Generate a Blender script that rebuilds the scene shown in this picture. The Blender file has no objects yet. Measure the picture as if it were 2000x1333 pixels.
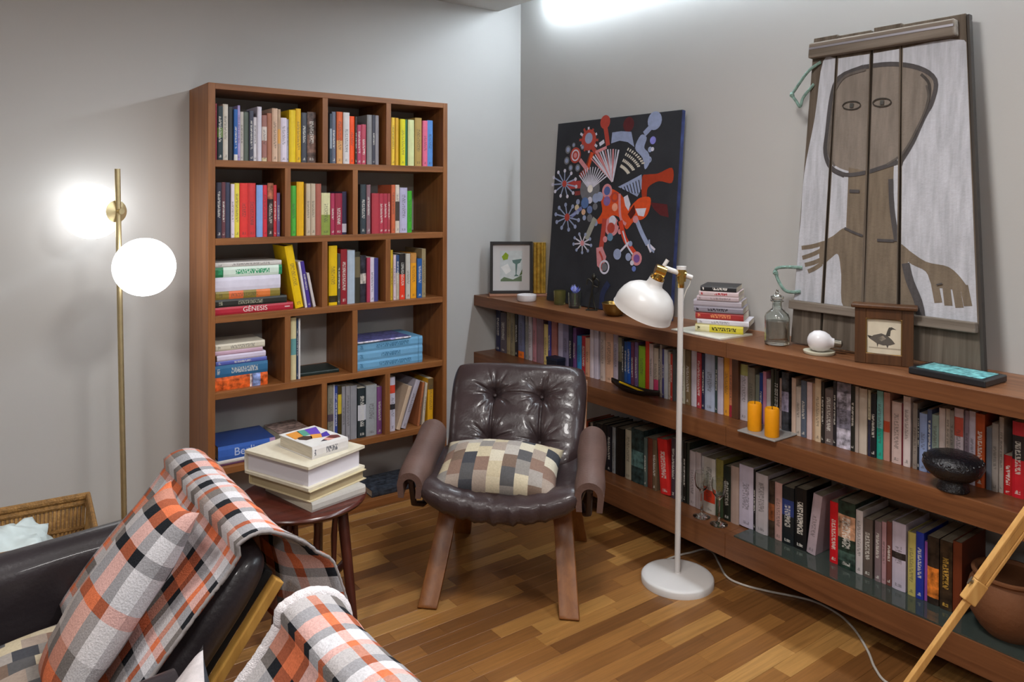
import bpy, bmesh, math, random
from mathutils import Vector, Matrix, noise
from mathutils.geometry import tessellate_polygon

random.seed(7)
R = math.radians
scn = bpy.context.scene
COL = scn.collection

# ------------------------------------------------------------------ camera
CAM_YAW, CAM_PITCH, CAM_ROLL = 0.6407, 0.0081, -0.0036
cam_data = bpy.data.cameras.new('camera')
cam_data.sensor_width = 36.0
cam_data.lens = 1490.67 / 2000 * 36.0
cam_data.shift_y = -(666.5 - 395.98) / 2000.0
cam_data.clip_start = 0.05
cam = bpy.data.objects.new('camera', cam_data)
COL.objects.link(cam)
fwd = Vector((math.sin(CAM_YAW) * math.cos(CAM_PITCH), math.cos(CAM_YAW) * math.cos(CAM_PITCH), -math.sin(CAM_PITCH)))
rgt = Vector((math.cos(CAM_YAW), -math.sin(CAM_YAW), 0))
upv = rgt.cross(fwd)
r2 = rgt * math.cos(CAM_ROLL) - upv * math.sin(CAM_ROLL)
u2 = upv * math.cos(CAM_ROLL) + rgt * math.sin(CAM_ROLL)
cam.matrix_world = Matrix(((r2.x, u2.x, -fwd.x, -2.8598), (r2.y, u2.y, -fwd.y, -3.7516), (r2.z, u2.z, -fwd.z, 1.55), (0, 0, 0, 1)))
scn.camera = cam

# ------------------------------------------------------------------ world, lights, exposure
world = bpy.data.worlds.new('world')
scn.world = world
world.use_nodes = True
world.node_tree.nodes['Background'].inputs[0].default_value = (0.7, 0.75, 0.85, 1)
world.node_tree.nodes['Background'].inputs[1].default_value = 0.05
scn.view_settings.view_transform = 'Standard'
scn.view_settings.look = 'None'
scn.view_settings.gamma = 1.0
scn.view_settings.use_curve_mapping = False
scn.view_settings.exposure = 0.58


def area_light(name, loc, size, watts, col):
    d = bpy.data.lights.new(name, 'AREA')
    d.shape = 'DISK'
    d.size = size
    d.energy = watts
    d.color = col
    o = bpy.data.objects.new(name, d)
    o.location = loc
    COL.objects.link(o)
    return o


# unseen area lights at ceiling height, added as general fill for the room
FILL_COL = (1.0, 0.975, 0.95)
area_light('ceiling_fill_light', (-1.55, -2.45, 2.655), 0.45, 24, FILL_COL)
area_light('ceiling_fill_light', (-3.4, -2.3, 2.655), 0.45, 16, FILL_COL)
area_light('ceiling_fill_light', (-2.3, -4.7, 2.655), 0.45, 18, FILL_COL)
area_light('ceiling_fill_light', (-4.3, -4.4, 2.655), 0.45, 22, FILL_COL)
LED_STRENGTH = 34.0
GLOBE_STRENGTH = 3.0


# ------------------------------------------------------------------ colour and materials
def lin(c):
    return c / 12.92 if c <= 0.04045 else ((c + 0.055) / 1.055) ** 2.4


def hx(s, k=1.0):
    s = s.lstrip('#')
    return tuple(min(1.0, lin(int(s[i:i + 2], 16) / 255) * k) for i in (0, 2, 4)) + (1.0,)


MATS = {}


def nt(name):
    m = bpy.data.materials.new(name)
    m.use_nodes = True
    t = m.node_tree
    b = t.nodes['Principled BSDF']
    return m, t, b


def sock(b, *names):
    for n in names:
        if n in b.inputs:
            return b.inputs[n]


def mat(name, col, rough=0.5, metal=0.0, spec=0.5, var=0.0, vscale=8.0, bump=0.0, bscale=60.0, trans=0.0, ior=1.45,
        emit=None, estr=0.0, coat=0.0, stretch=(1, 1, 1), alpha=1.0, detail=3.0):
    if name in MATS:
        return MATS[name]
    m, t, b = nt(name)
    c = hx(col) if isinstance(col, str) else col
    b.inputs['Base Color'].default_value = c
    b.inputs['Roughness'].default_value = rough
    b.inputs['Metallic'].default_value = metal
    sock(b, 'Specular IOR Level', 'Specular').default_value = spec
    sock(b, 'Transmission Weight', 'Transmission').default_value = trans
    b.inputs['IOR'].default_value = ior
    sock(b, 'Coat Weight', 'Clearcoat').default_value = coat
    b.inputs['Alpha'].default_value = alpha
    if emit:
        sock(b, 'Emission Color', 'Emission').default_value = hx(emit) if isinstance(emit, str) else emit
        b.inputs['Emission Strength'].default_value = estr
    if var or bump:
        tc = t.nodes.new('ShaderNodeTexCoord')
        mp = t.nodes.new('ShaderNodeMapping')
        mp.inputs['Scale'].default_value = stretch
        t.links.new(tc.outputs['Object'], mp.inputs['Vector'])
    if var:
        n = t.nodes.new('ShaderNodeTexNoise')
        n.inputs['Scale'].default_value = vscale
        n.inputs['Detail'].default_value = detail
        t.links.new(mp.outputs[0], n.inputs['Vector'])
        r = t.nodes.new('ShaderNodeValToRGB')
        r.color_ramp.elements[0].position = 0.3
        r.color_ramp.elements[1].position = 0.7
        r.color_ramp.elements[0].color = tuple(x * (1 - var) for x in c[:3]) + (1,)
        r.color_ramp.elements[1].color = tuple(min(1, x * (1 + var)) for x in c[:3]) + (1,)
        t.links.new(n.outputs['Fac'], r.inputs['Fac'])
        t.links.new(r.outputs['Color'], b.inputs['Base Color'])
    if bump:
        n2 = t.nodes.new('ShaderNodeTexNoise')
        n2.inputs['Scale'].default_value = bscale
        n2.inputs['Detail'].default_value = 4
        t.links.new(mp.outputs[0], n2.inputs['Vector'])
        bp = t.nodes.new('ShaderNodeBump')
        bp.inputs['Strength'].default_value = bump
        bp.inputs['Distance'].default_value = 0.01
        t.links.new(n2.outputs['Fac'], bp.inputs['Height'])
        t.links.new(bp.outputs['Normal'], b.inputs['Normal'])
    MATS[name] = m
    return m


def wood(name, dark, light, axis='x', scale=1.0, rough=0.45, bump=0.08, spec=0.4):
    """grain runs along the given object axis"""
    if name in MATS:
        return MATS[name]
    m, t, b = nt(name)
    tc = t.nodes.new('ShaderNodeTexCoord')
    mp = t.nodes.new('ShaderNodeMapping')
    s = {'x': (1.2, 26, 26), 'y': (26, 1.2, 26), 'z': (26, 26, 1.2)}[axis]
    mp.inputs['Scale'].default_value = tuple(v * scale for v in s)
    t.links.new(tc.outputs['Object'], mp.inputs['Vector'])
    n = t.nodes.new('ShaderNodeTexNoise')
    n.inputs['Scale'].default_value = 1.6
    n.inputs['Detail'].default_value = 6
    n.inputs['Roughness'].default_value = 0.62
    n.inputs['Distortion'].default_value = 0.5
    t.links.new(mp.outputs[0], n.inputs['Vector'])
    r = t.nodes.new('ShaderNodeValToRGB')
    r.color_ramp.elements[0].position = 0.28
    r.color_ramp.elements[1].position = 0.72
    r.color_ramp.elements[0].color = hx(dark)
    r.color_ramp.elements[1].color = hx(light)
    t.links.new(n.outputs['Fac'], r.inputs['Fac'])
    t.links.new(r.outputs['Color'], b.inputs['Base Color'])
    b.inputs['Roughness'].default_value = rough
    sock(b, 'Specular IOR Level', 'Specular').default_value = spec
    bp = t.nodes.new('ShaderNodeBump')
    bp.inputs['Strength'].default_value = bump
    bp.inputs['Distance'].default_value = 0.004
    t.links.new(n.outputs['Fac'], bp.inputs['Height'])
    t.links.new(bp.outputs['Normal'], b.inputs['Normal'])
    MATS[name] = m
    return m


def vcol_mat(name, rough=0.5, spec=0.3, ink=False, var=0.0, vscale=30, bump=0.0, bscale=200, stretch=None):
    """colour from the mesh's own colour attribute 'col' (print or dye), optional lettering from 'ink'"""
    if name in MATS:
        return MATS[name]
    m, t, b = nt(name)
    a = t.nodes.new('ShaderNodeAttribute')
    a.attribute_name = 'col'
    out = a.outputs['Color']
    tc = t.nodes.new('ShaderNodeTexCoord')
    if ink:
        k = t.nodes.new('ShaderNodeAttribute')
        k.attribute_name = 'ink'
        mp = t.nodes.new('ShaderNodeMapping')
        mp.inputs['Scale'].default_value = (90, 1, 210)
        t.links.new(tc.outputs['Object'], mp.inputs['Vector'])
        n = t.nodes.new('ShaderNodeTexNoise')
        n.inputs['Scale'].default_value = 1.0
        n.inputs['Detail'].default_value = 1.0
        t.links.new(mp.outputs[0], n.inputs['Vector'])
        gt = t.nodes.new('ShaderNodeMath')
        gt.operation = 'GREATER_THAN'
        gt.inputs[1].default_value = 0.47
        t.links.new(n.outputs['Fac'], gt.inputs[0])
        mu = t.nodes.new('ShaderNodeMath')
        mu.operation = 'MULTIPLY'
        t.links.new(gt.outputs[0], mu.inputs[0])
        t.links.new(k.outputs['Alpha'], mu.inputs[1])
        mx = t.nodes.new('ShaderNodeMixRGB')
        t.links.new(mu.outputs[0], mx.inputs['Fac'])
        t.links.new(out, mx.inputs['Color1'])
        t.links.new(k.outputs['Color'], mx.inputs['Color2'])
        out = mx.outputs[0]
    if var:
        n = t.nodes.new('ShaderNodeTexNoise')
        n.inputs['Scale'].default_value = vscale
        n.inputs['Detail'].default_value = 5
        src = tc.outputs['Object']
        if stretch:
            ms = t.nodes.new('ShaderNodeMapping')
            ms.inputs['Scale'].default_value = stretch
            t.links.new(src, ms.inputs['Vector'])
            src = ms.outputs[0]
        t.links.new(src, n.inputs['Vector'])
        mr = t.nodes.new('ShaderNodeMapRange')
        mr.inputs['From Min'].default_value = 0.3
        mr.inputs['From Max'].default_value = 0.7
        mr.inputs['To Min'].default_value = 1 - var
        mr.inputs['To Max'].default_value = 1 + var
        t.links.new(n.outputs['Fac'], mr.inputs['Value'])
        mx = t.nodes.new('ShaderNodeMixRGB')
        mx.blend_type = 'MULTIPLY'
        mx.inputs['Fac'].default_value = 1
        t.links.new(out, mx.inputs['Color1'])
        t.links.new(mr.outputs[0], mx.inputs['Color2'])
        out = mx.outputs[0]
    if bump:
        n2 = t.nodes.new('ShaderNodeTexNoise')
        n2.inputs['Scale'].default_value = bscale
        t.links.new(tc.outputs['Object'], n2.inputs['Vector'])
        bp = t.nodes.new('ShaderNodeBump')
        bp.inputs['Strength'].default_value = bump
        bp.inputs['Distance'].default_value = 0.005
        t.links.new(n2.outputs['Fac'], bp.inputs['Height'])
        t.links.new(bp.outputs['Normal'], b.inputs['Normal'])
    t.links.new(out, b.inputs['Base Color'])
    b.inputs['Roughness'].default_value = rough
    sock(b, 'Specular IOR Level', 'Specular').default_value = spec
    MATS[name] = m
    return m


# ------------------------------------------------------------------ mesh helpers
class MB:
    def __init__(s):
        s.v, s.f, s.c, s.k, s.uv = [], [], {}, {}, None

    def add(s, vs, fs, col=None, ink=None):
        o = len(s.v)
        s.v += [tuple(p) for p in vs]
        for f in fs:
            if col is not None:
                s.c[len(s.f)] = col
            if ink is not None:
                s.k[len(s.f)] = ink
            s.f.append(tuple(i + o for i in f))
        return s

    def box(s, x0, x1, y0, y1, z0, z1, col=None):
        v = [(x0, y0, z0), (x1, y0, z0), (x1, y1, z0), (x0, y1, z0), (x0, y0, z1), (x1, y0, z1), (x1, y1, z1), (x0, y1, z1)]
        return s.add(v, [(0, 3, 2, 1), (4, 5, 6, 7), (0, 1, 5, 4), (1, 2, 6, 5), (2, 3, 7, 6), (3, 0, 4, 7)], col)

    def tube(s, pts, r, n=10, closed=False, col=None, flat=1.0):
        pts = [Vector(p) for p in pts]
        m = len(pts)
        rr = r if isinstance(r, (list, tuple)) else [r] * m
        vs = []
        prev = None
        for i, p in enumerate(pts):
            if closed:
                d = pts[(i + 1) % m] - pts[i - 1]
            else:
                d = pts[min(i + 1, m - 1)] - pts[max(i - 1, 0)]
            d = d.normalized() if d.length > 1e-9 else Vector((0, 0, 1))
            if prev is None:
                a = Vector((0, 0, 1)) if abs(d.z) < 0.9 else Vector((1, 0, 0))
                nrm = (a - d * a.dot(d)).normalized()
            else:
                nrm = (prev - d * prev.dot(d)).normalized()
            prev = nrm
            bi = d.cross(nrm)
            for k in range(n):
                t = 2 * math.pi * k / n
                vs.append(p + (nrm * math.cos(t) + bi * math.sin(t) * flat) * rr[i])
        fs = []
        for i in range(m if closed else m - 1):
            j = (i + 1) % m
            for k in range(n):
                l = (k + 1) % n
                fs.append((i * n + k, i * n + l, j * n + l, j * n + k))
        if not closed:
            fs.append(tuple(range(n - 1, -1, -1)))
            fs.append(tuple((m - 1) * n + k for k in range(n)))
        return s.add(vs, fs, col)

    def lathe(s, prof, n=32, c=(0, 0, 0), col=None):
        vs, fs = [], []
        for r, z in prof:
            for k in range(n):
                t = 2 * math.pi * k / n
                vs.append((c[0] + r * math.cos(t), c[1] + r * math.sin(t), c[2] + z))
        for i in range(len(prof) - 1):
            for k in range(n):
                l = (k + 1) % n
                fs.append((i * n + k, i * n + l, (i + 1) * n + l, (i + 1) * n + k))
        if prof[0][0] > 1e-6:
            fs.append(tuple(range(n - 1, -1, -1)))
        if prof[-1][0] > 1e-6:
            fs.append(tuple((len(prof) - 1) * n + k for k in range(n)))
        return s.add(vs, fs, col)

    def loft(s, loops, cap=True, closed=True, col=None):
        n = len(loops[0])
        vs = [p for l in loops for p in l]
        fs = []
        for i in range(len(loops) - 1):
            for k in range(n if closed else n - 1):
                l = (k + 1) % n
                fs.append((i * n + k, i * n + l, (i + 1) * n + l, (i + 1) * n + k))
        if cap:
            fs.append(tuple(range(n - 1, -1, -1)))
            fs.append(tuple((len(loops) - 1) * n + k for k in range(n)))
        return s.add(vs, fs, col)

    def grid(s, fn, nu, nv, colfn=None):
        vs = [fn(i / nu, j / nv) for j in range(nv + 1) for i in range(nu + 1)]
        w = nu + 1
        for j in range(nv):
            for i in range(nu):
                pass
        o = len(s.v)
        s.v += [tuple(p) for p in vs]
        for j in range(nv):
            for i in range(nu):
                if colfn:
                    s.c[len(s.f)] = colfn((i + .5) / nu, (j + .5) / nv)
                s.f.append((o + j * w + i, o + j * w + i + 1, o + (j + 1) * w + i + 1, o + (j + 1) * w + i))
        return s

    def extrude(s, poly, z0, z1, col=None):
        n = len(poly)
        vs = [(x, y, z0) for x, y in poly] + [(x, y, z1) for x, y in poly]
        fs = [tuple(range(n - 1, -1, -1)), tuple(range(n, 2 * n))] + [(k, (k + 1) % n, n + (k + 1) % n, n + k) for k in range(n)]
        return s.add(vs, fs, col)


def link(o, parent=None):
    COL.objects.link(o)
    if parent is not None:
        o.parent = parent
    return o


def obj(name, mb, m, parent=None, bevel=0.0, smooth=False, seg=2, weld=False, fixn=True, subsurf=0):
    me = bpy.data.meshes.new(name)
    me.from_pydata(mb.v, [], mb.f)
    if mb.c:
        a = me.color_attributes.new('col', 'FLOAT_COLOR', 'CORNER')
        b = me.color_attributes.new('ink', 'FLOAT_COLOR', 'CORNER') if mb.k else None
        for p in me.polygons:
            c = mb.c.get(p.index, (0.5, 0.5, 0.5, 1))
            k = mb.k.get(p.index, (0, 0, 0, 0))
            for li in p.loop_indices:
                a.data[li].color = c
                if b:
                    b.data[li].color = k
    if mb.uv:
        u = me.uv_layers.new(name='UVMap')
        for p in me.polygons:
            for li in p.loop_indices:
                u.data[li].uv = mb.uv[me.loops[li].vertex_index]
    if bevel or weld or fixn:
        bm = bmesh.new()
        bm.from_mesh(me)
        if weld:
            bmesh.ops.remove_doubles(bm, verts=bm.verts, dist=1e-5)
        if fixn:
            bmesh.ops.recalc_face_normals(bm, faces=bm.faces)
        if bevel:
            es = [e for e in bm.edges if len(e.link_faces) == 2 and e.calc_face_angle(0) > R(35)]
            bmesh.ops.bevel(bm, geom=es, offset=bevel, segments=seg, affect='EDGES', profile=0.5, clamp_overlap=True)
        bm.to_mesh(me)
        bm.free()
    if smooth:
        me.shade_smooth()
        if smooth != 'all':
            try:
                me.set_sharp_from_angle(angle=R(45))
            except Exception:
                pass
    if m is not None:
        me.materials.append(m)
    o = bpy.data.objects.new(name, me)
    link(o, parent)
    if subsurf:
        md = o.modifiers.new('subdivision', 'SUBSURF')
        md.levels = md.render_levels = subsurf
    return o


def thing(name, label, cat, loc=(0, 0, 0), rz=0.0, group=None):
    o = bpy.data.objects.new(name, None)
    o.empty_display_size = 0.05
    o.location = loc
    o.rotation_euler = (0, 0, rz)
    COL.objects.link(o)
    return tag(o, label, cat, group)


def tag(o, label, cat, group=None):
    o['label'] = label
    o['category'] = cat
    if group:
        o['group'] = group
    return o


def struct(o, label=None):
    o['kind'] = 'structure'
    if label:
        o['label'] = label
    return o


def catmull(pts, n=8, closed=False):
    P = [Vector(p) for p in pts]
    out = []
    m = len(P)
    for i in range(m if closed else m - 1):
        p0 = P[(i - 1) % m] if closed else P[max(i - 1, 0)]
        p1, p2 = P[i], P[(i + 1) % m]
        p3 = P[(i + 2) % m] if closed else P[min(i + 2, m - 1)]
        for k in range(n):
            t = k / n
            out.append(0.5 * ((2 * p1) + (p2 - p0) * t + (2 * p0 - 5 * p1 + 4 * p2 - p3) * t * t + (3 * p1 - p0 - 3 * p2 + p3) * t ** 3))
    if not closed:
        out.append(P[-1])
    return out


def text_mesh(name, body, size, m, parent, matrix, depth=0.0004):
    cu = bpy.data.curves.new(name, 'FONT')
    cu.body = body
    cu.size = size
    cu.extrude = depth
    cu.align_x = 'CENTER'
    cu.align_y = 'CENTER'
    tmp = bpy.data.objects.new(name, cu)
    COL.objects.link(tmp)
    dg = bpy.context.evaluated_depsgraph_get()
    me = bpy.data.meshes.new_from_object(tmp.evaluated_get(dg))
    bpy.data.objects.remove(tmp)
    me.materials.clear()
    me.materials.append(m)
    o = bpy.data.objects.new(name, me)
    link(o, parent)
    o.matrix_local = matrix
    return o

# ------------------------------------------------------------------ room shell
CEIL = 2.667
X0, Y0 = -6.2, -7.0
m_wall = mat('wall_paint', '#bbbab8', 0.85, spec=0.2, var=0.02, vscale=1.5, bump=0.02, bscale=180)
m_ceil = mat('ceiling_paint', '#c6c5c2', 0.9, spec=0.2, bump=0.02, bscale=150)
m_sub = mat('subfloor', '#2a1a10', 0.8)
struct(obj('wall_left', MB().box(X0 - 0.1, 0.1, 0, 0.1, -0.05, 3.05), m_wall))
struct(obj('wall_right', MB().box(0, 0.1, Y0 - 0.1, 0, -0.05, 3.05), m_wall))
struct(obj('wall_rear', MB().box(X0 - 0.1, 0.1, Y0 - 0.1, Y0, -0.05, 3.05), m_wall))
struct(obj('wall_side', MB().box(X0 - 0.1, X0, Y0, 0, -0.05, 3.05), m_wall))
struct(obj('ceiling', MB().box(X0, -0.17, Y0, 0, CEIL, CEIL + 0.14).box(X0, 0, Y0, 0, 2.96, 3.05), m_ceil))

# floor: short oak strips laid parallel to the bookcase wall
floor = struct(obj('floor', MB().box(X0, 0, Y0, 0, -0.06, -0.0125), m_sub))


def plank_mat(name, per_island):
    m, t, b = nt(name)
    if per_island:
        g = t.nodes.new('ShaderNodeNewGeometry')
        rnd = g.outputs['Random Per Island']
    else:
        g = t.nodes.new('ShaderNodeObjectInfo')
        rnd = g.outputs['Random']
    r = t.nodes.new('ShaderNodeValToRGB')
    cs = [(0.0, '#6c4625'), (0.2, '#784f2a'), (0.45, '#85592e'), (0.7, '#906334'), (0.88, '#a0743f'), (1.0, '#b58850')]
    e = r.color_ramp.elements
    e[0].position, e[0].color = cs[0][0], hx(cs[0][1])
    e[1].position, e[1].color = cs[-1][0], hx(cs[-1][1])
    for p, c in cs[1:-1]:
        x = e.new(p)
        x.color = hx(c)
    t.links.new(rnd, r.inputs['Fac'])
    tc = t.nodes.new('ShaderNodeTexCoord')
    ad = t.nodes.new('ShaderNodeVectorMath')
    ad.operation = 'MULTIPLY_ADD'
    ad.inputs[1].default_value = (2.5, 60, 60)
    t.links.new(tc.outputs['Object'], ad.inputs[0])
    cmb = t.nodes.new('ShaderNodeCombineXYZ')
    sc = t.nodes.new('ShaderNodeMath')
    sc.operation = 'MULTIPLY'
    sc.inputs[1].default_value = 300
    t.links.new(rnd, sc.inputs[0])
    t.links.new(sc.outputs[0], cmb.inputs[0])
    t.links.new(sc.outputs[0], cmb.inputs[1])
    t.links.new(cmb.outputs[0], ad.inputs[2])
    n = t.nodes.new('ShaderNodeTexNoise')
    n.inputs['Scale'].default_value = 1.6
    n.inputs['Detail'].default_value = 5
    n.inputs['Distortion'].default_value = 0.6
    t.links.new(ad.outputs[0], n.inputs['Vector'])
    mr = t.nodes.new('ShaderNodeMapRange')
    mr.inputs['From Min'].default_value = 0.3
    mr.inputs['From Max'].default_value = 0.7
    mr.inputs['To Min'].default_value = 0.78
    mr.inputs['To Max'].default_value = 1.16
    t.links.new(n.outputs['Fac'], mr.inputs['Value'])
    mx = t.nodes.new('ShaderNodeMixRGB')
    mx.blend_type = 'MULTIPLY'
    mx.inputs['Fac'].default_value = 1
    t.links.new(r.outputs['Color'], mx.inputs['Color1'])
    t.links.new(mr.outputs[0], mx.inputs['Color2'])
    t.links.new(mx.outputs[0], b.inputs['Base Color'])
    b.inputs['Roughness'].default_value = 0.3
    sock(b, 'Specular IOR Level', 'Specular').default_value = 0.45
    return m


m_plank = plank_mat('oak_strip', False)
m_plank_rest = plank_mat('oak_strip_rest', True)
PW = 0.0665
PLANK_MESH = {}


def plank_mesh(L):
    if L not in PLANK_MESH:
        me_o = obj('plank', MB().box(0.0003, L - 0.0003, 0.0003, PW - 0.0003, -0.0125, 0), m_plank, bevel=0.0006, seg=1)
        PLANK_MESH[L] = me_o.data
        bpy.data.objects.remove(me_o)
    return PLANK_MESH[L]


prnd = random.Random(3)
cand = []
row = 0
y = 0.0
while y > Y0:
    y -= PW
    x = X0 + prnd.random() * 0.3
    L0 = x - X0
    segs = []
    if L0 > 0.02:
        segs.append((X0, round(L0, 3)))
    while x < -0.001:
        L = prnd.choice([0.28, 0.32, 0.36, 0.42, 0.5, 0.56])
        if x + L > -0.06:
            L = -x
        segs.append((x, round(L, 4)))
        x += L
    for x, L in segs:
        cx, cy = x + L / 2, y + PW / 2
        seen = -2.05 < cx < -0.12 and -2.75 < cy < -0.45
        vis = seen and not (cx > -0.35) and not (cx < -1.75 and cy < -1.3) and not (cx > -1.05 and cy > -0.75)
        cand.append((0 if vis else 1, (cx + 1.1) ** 2 + (cy + 1.7) ** 2, x, y, L))
cand.sort()
for k, (a, d, x, y, L) in enumerate(cand[:295]):
    o = bpy.data.objects.new('plank', plank_mesh(L))
    o.location = (x, y, 0)
    link(o, floor)
rest = MB()
for a, d, x, y, L in cand[295:]:
    rest.box(x + 0.0003, x + L - 0.0003, y + 0.0003, y + PW - 0.0003, -0.0125, 0)
ro = obj('plank_field', rest, m_plank_rest, floor, fixn=False)
ro['kind'] = 'stuff'

# ------------------------------------------------------------------ linear light in the slot beside the dropped ceiling
m_led = mat('led_diffuser', '#ffffff', 0.4, emit=(0.80, 0.91, 1.0, 1), estr=LED_STRENGTH)
m_alu = mat('white_metal_profile', '#d8d8d8', 0.5)
led = thing('linear_light', 'glowing white linear light along the top of the right wall', 'light', (-0.03, -2.9, CEIL))
obj('housing', MB().box(-0.045, 0.029, -2.62, 2.62, 0.072, 0.10), m_alu, led)
obj('diffuser', MB().box(-0.03, 0.020, -2.60, 2.60, 0.012, 0.071), m_led, led, bevel=0.01)

# ------------------------------------------------------------------ tall bookcase
WD, WL = '#70421f', '#9c6538'
w_x = wood('teak_lengthwise', WD, WL, 'x')
w_z = wood('teak_upright', WD, WL, 'z')
BX0, BX1, BD, T = -1.9394, -0.7253, 0.3156, 0.026
ZS = [1.705, 1.3614, 1.0206, 0.6859, 0.3512]
ZTOP = 2.0395
bk = thing('bookcase', 'tall reddish-brown wooden bookcase with staggered open compartments against the wall', 'bookcase', ((BX0 + BX1) / 2, -0.002, 0))
HW = (BX1 - BX0) / 2
obj('side_panel', MB().box(-HW, -HW + 0.030, -BD, 0, 0, ZTOP), w_z, bk, bevel=0.0012)
obj('side_panel', MB().box(HW - T, HW, -BD, 0, 0, ZTOP), w_z, bk, bevel=0.0012)
obj('top_panel', MB().box(-HW + 0.030, HW - T, -BD + 0.001, 0, ZTOP - T, ZTOP), w_x, bk, bevel=0.0012)
obj('bottom_panel', MB().box(-HW + 0.030, HW - T, -BD + 0.001, 0, 0, 0.036), w_x, bk, bevel=0.0012)
for z in ZS:
    obj('shelf', MB().box(-HW + 0.030, HW - T, -BD + 0.001, 0, z - 0.030, z), w_x, bk, bevel=0.0012)
cxb = (BX0 + BX1) / 2
DIV = [[-1.405, -1.070], [-1.586, -1.250], [-1.406, -1.071], [-1.586, -1.250], [-1.407, -1.072]]
lev = [ZTOP - T] + [z for z in ZS]
for i in range(5):
    top = lev[i] - (0 if i == 0 else 0.030)
    for dx in DIV[i]:
        obj('divider', MB().box(dx - cxb - 0.0135, dx - cxb + 0.0135, -BD + 0.001, 0, ZS[i], top), w_z, bk, bevel=0.001)

# ------------------------------------------------------------------ low wall shelves
SD = 0.342
WT1, WT0, WM1, WM0, WL1, WL0 = 0.966, 0.905, 0.628, 0.550, 0.197, 0.100
m_sh = wood('walnut_shelf', '#5a3620', '#825434', 'y', 0.9, rough=0.36)
m_shz = wood('walnut_upright', '#4e3020', '#6a4630', 'z', 0.9, rough=0.42)
ws = thing('wall_shelving', 'long low dark wooden shelving of three boards along the right wall', 'shelf', (0, -1.8, 0))
YJ, YE = -1.815, -4.2
for z1, z0 in ((WT1, WT0), (WM1, WM0), (WL1, WL0)):
    obj('shelf_board', MB().box(-SD, -0.001, YJ + 0.0006 + 1.8, -0.001 + 1.8, z0, z1), m_sh, ws, bevel=0.0015)
    obj('shelf_board', MB().box(-SD, -0.001, YE + 1.8, YJ - 0.0006 + 1.8, z0, z1), m_sh, ws, bevel=0.0015)
obj('upright', MB().box(-SD + 0.12, -0.001, -1.7845 + 1.8, -1.753 + 1.8, WM1, WT0), m_shz, ws, bevel=0.001)
m_glass = mat('clear_glass', '#eef4f2', 0.02, trans=1.0, ior=1.5)
m_glass_g = mat('green_edge_glass', '#9ab0aa', 0.03, trans=0.9, ior=1.5)
gs = obj('glass_sheet', MB().box(-SD + 0.004, -0.06, -3.6, -1.855, WL1 + 0.0008, WL1 + 0.0058), m_glass_g)
tag(gs, 'long greenish glass sheet lying on the lowest wall shelf under the books', 'glass')
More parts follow.
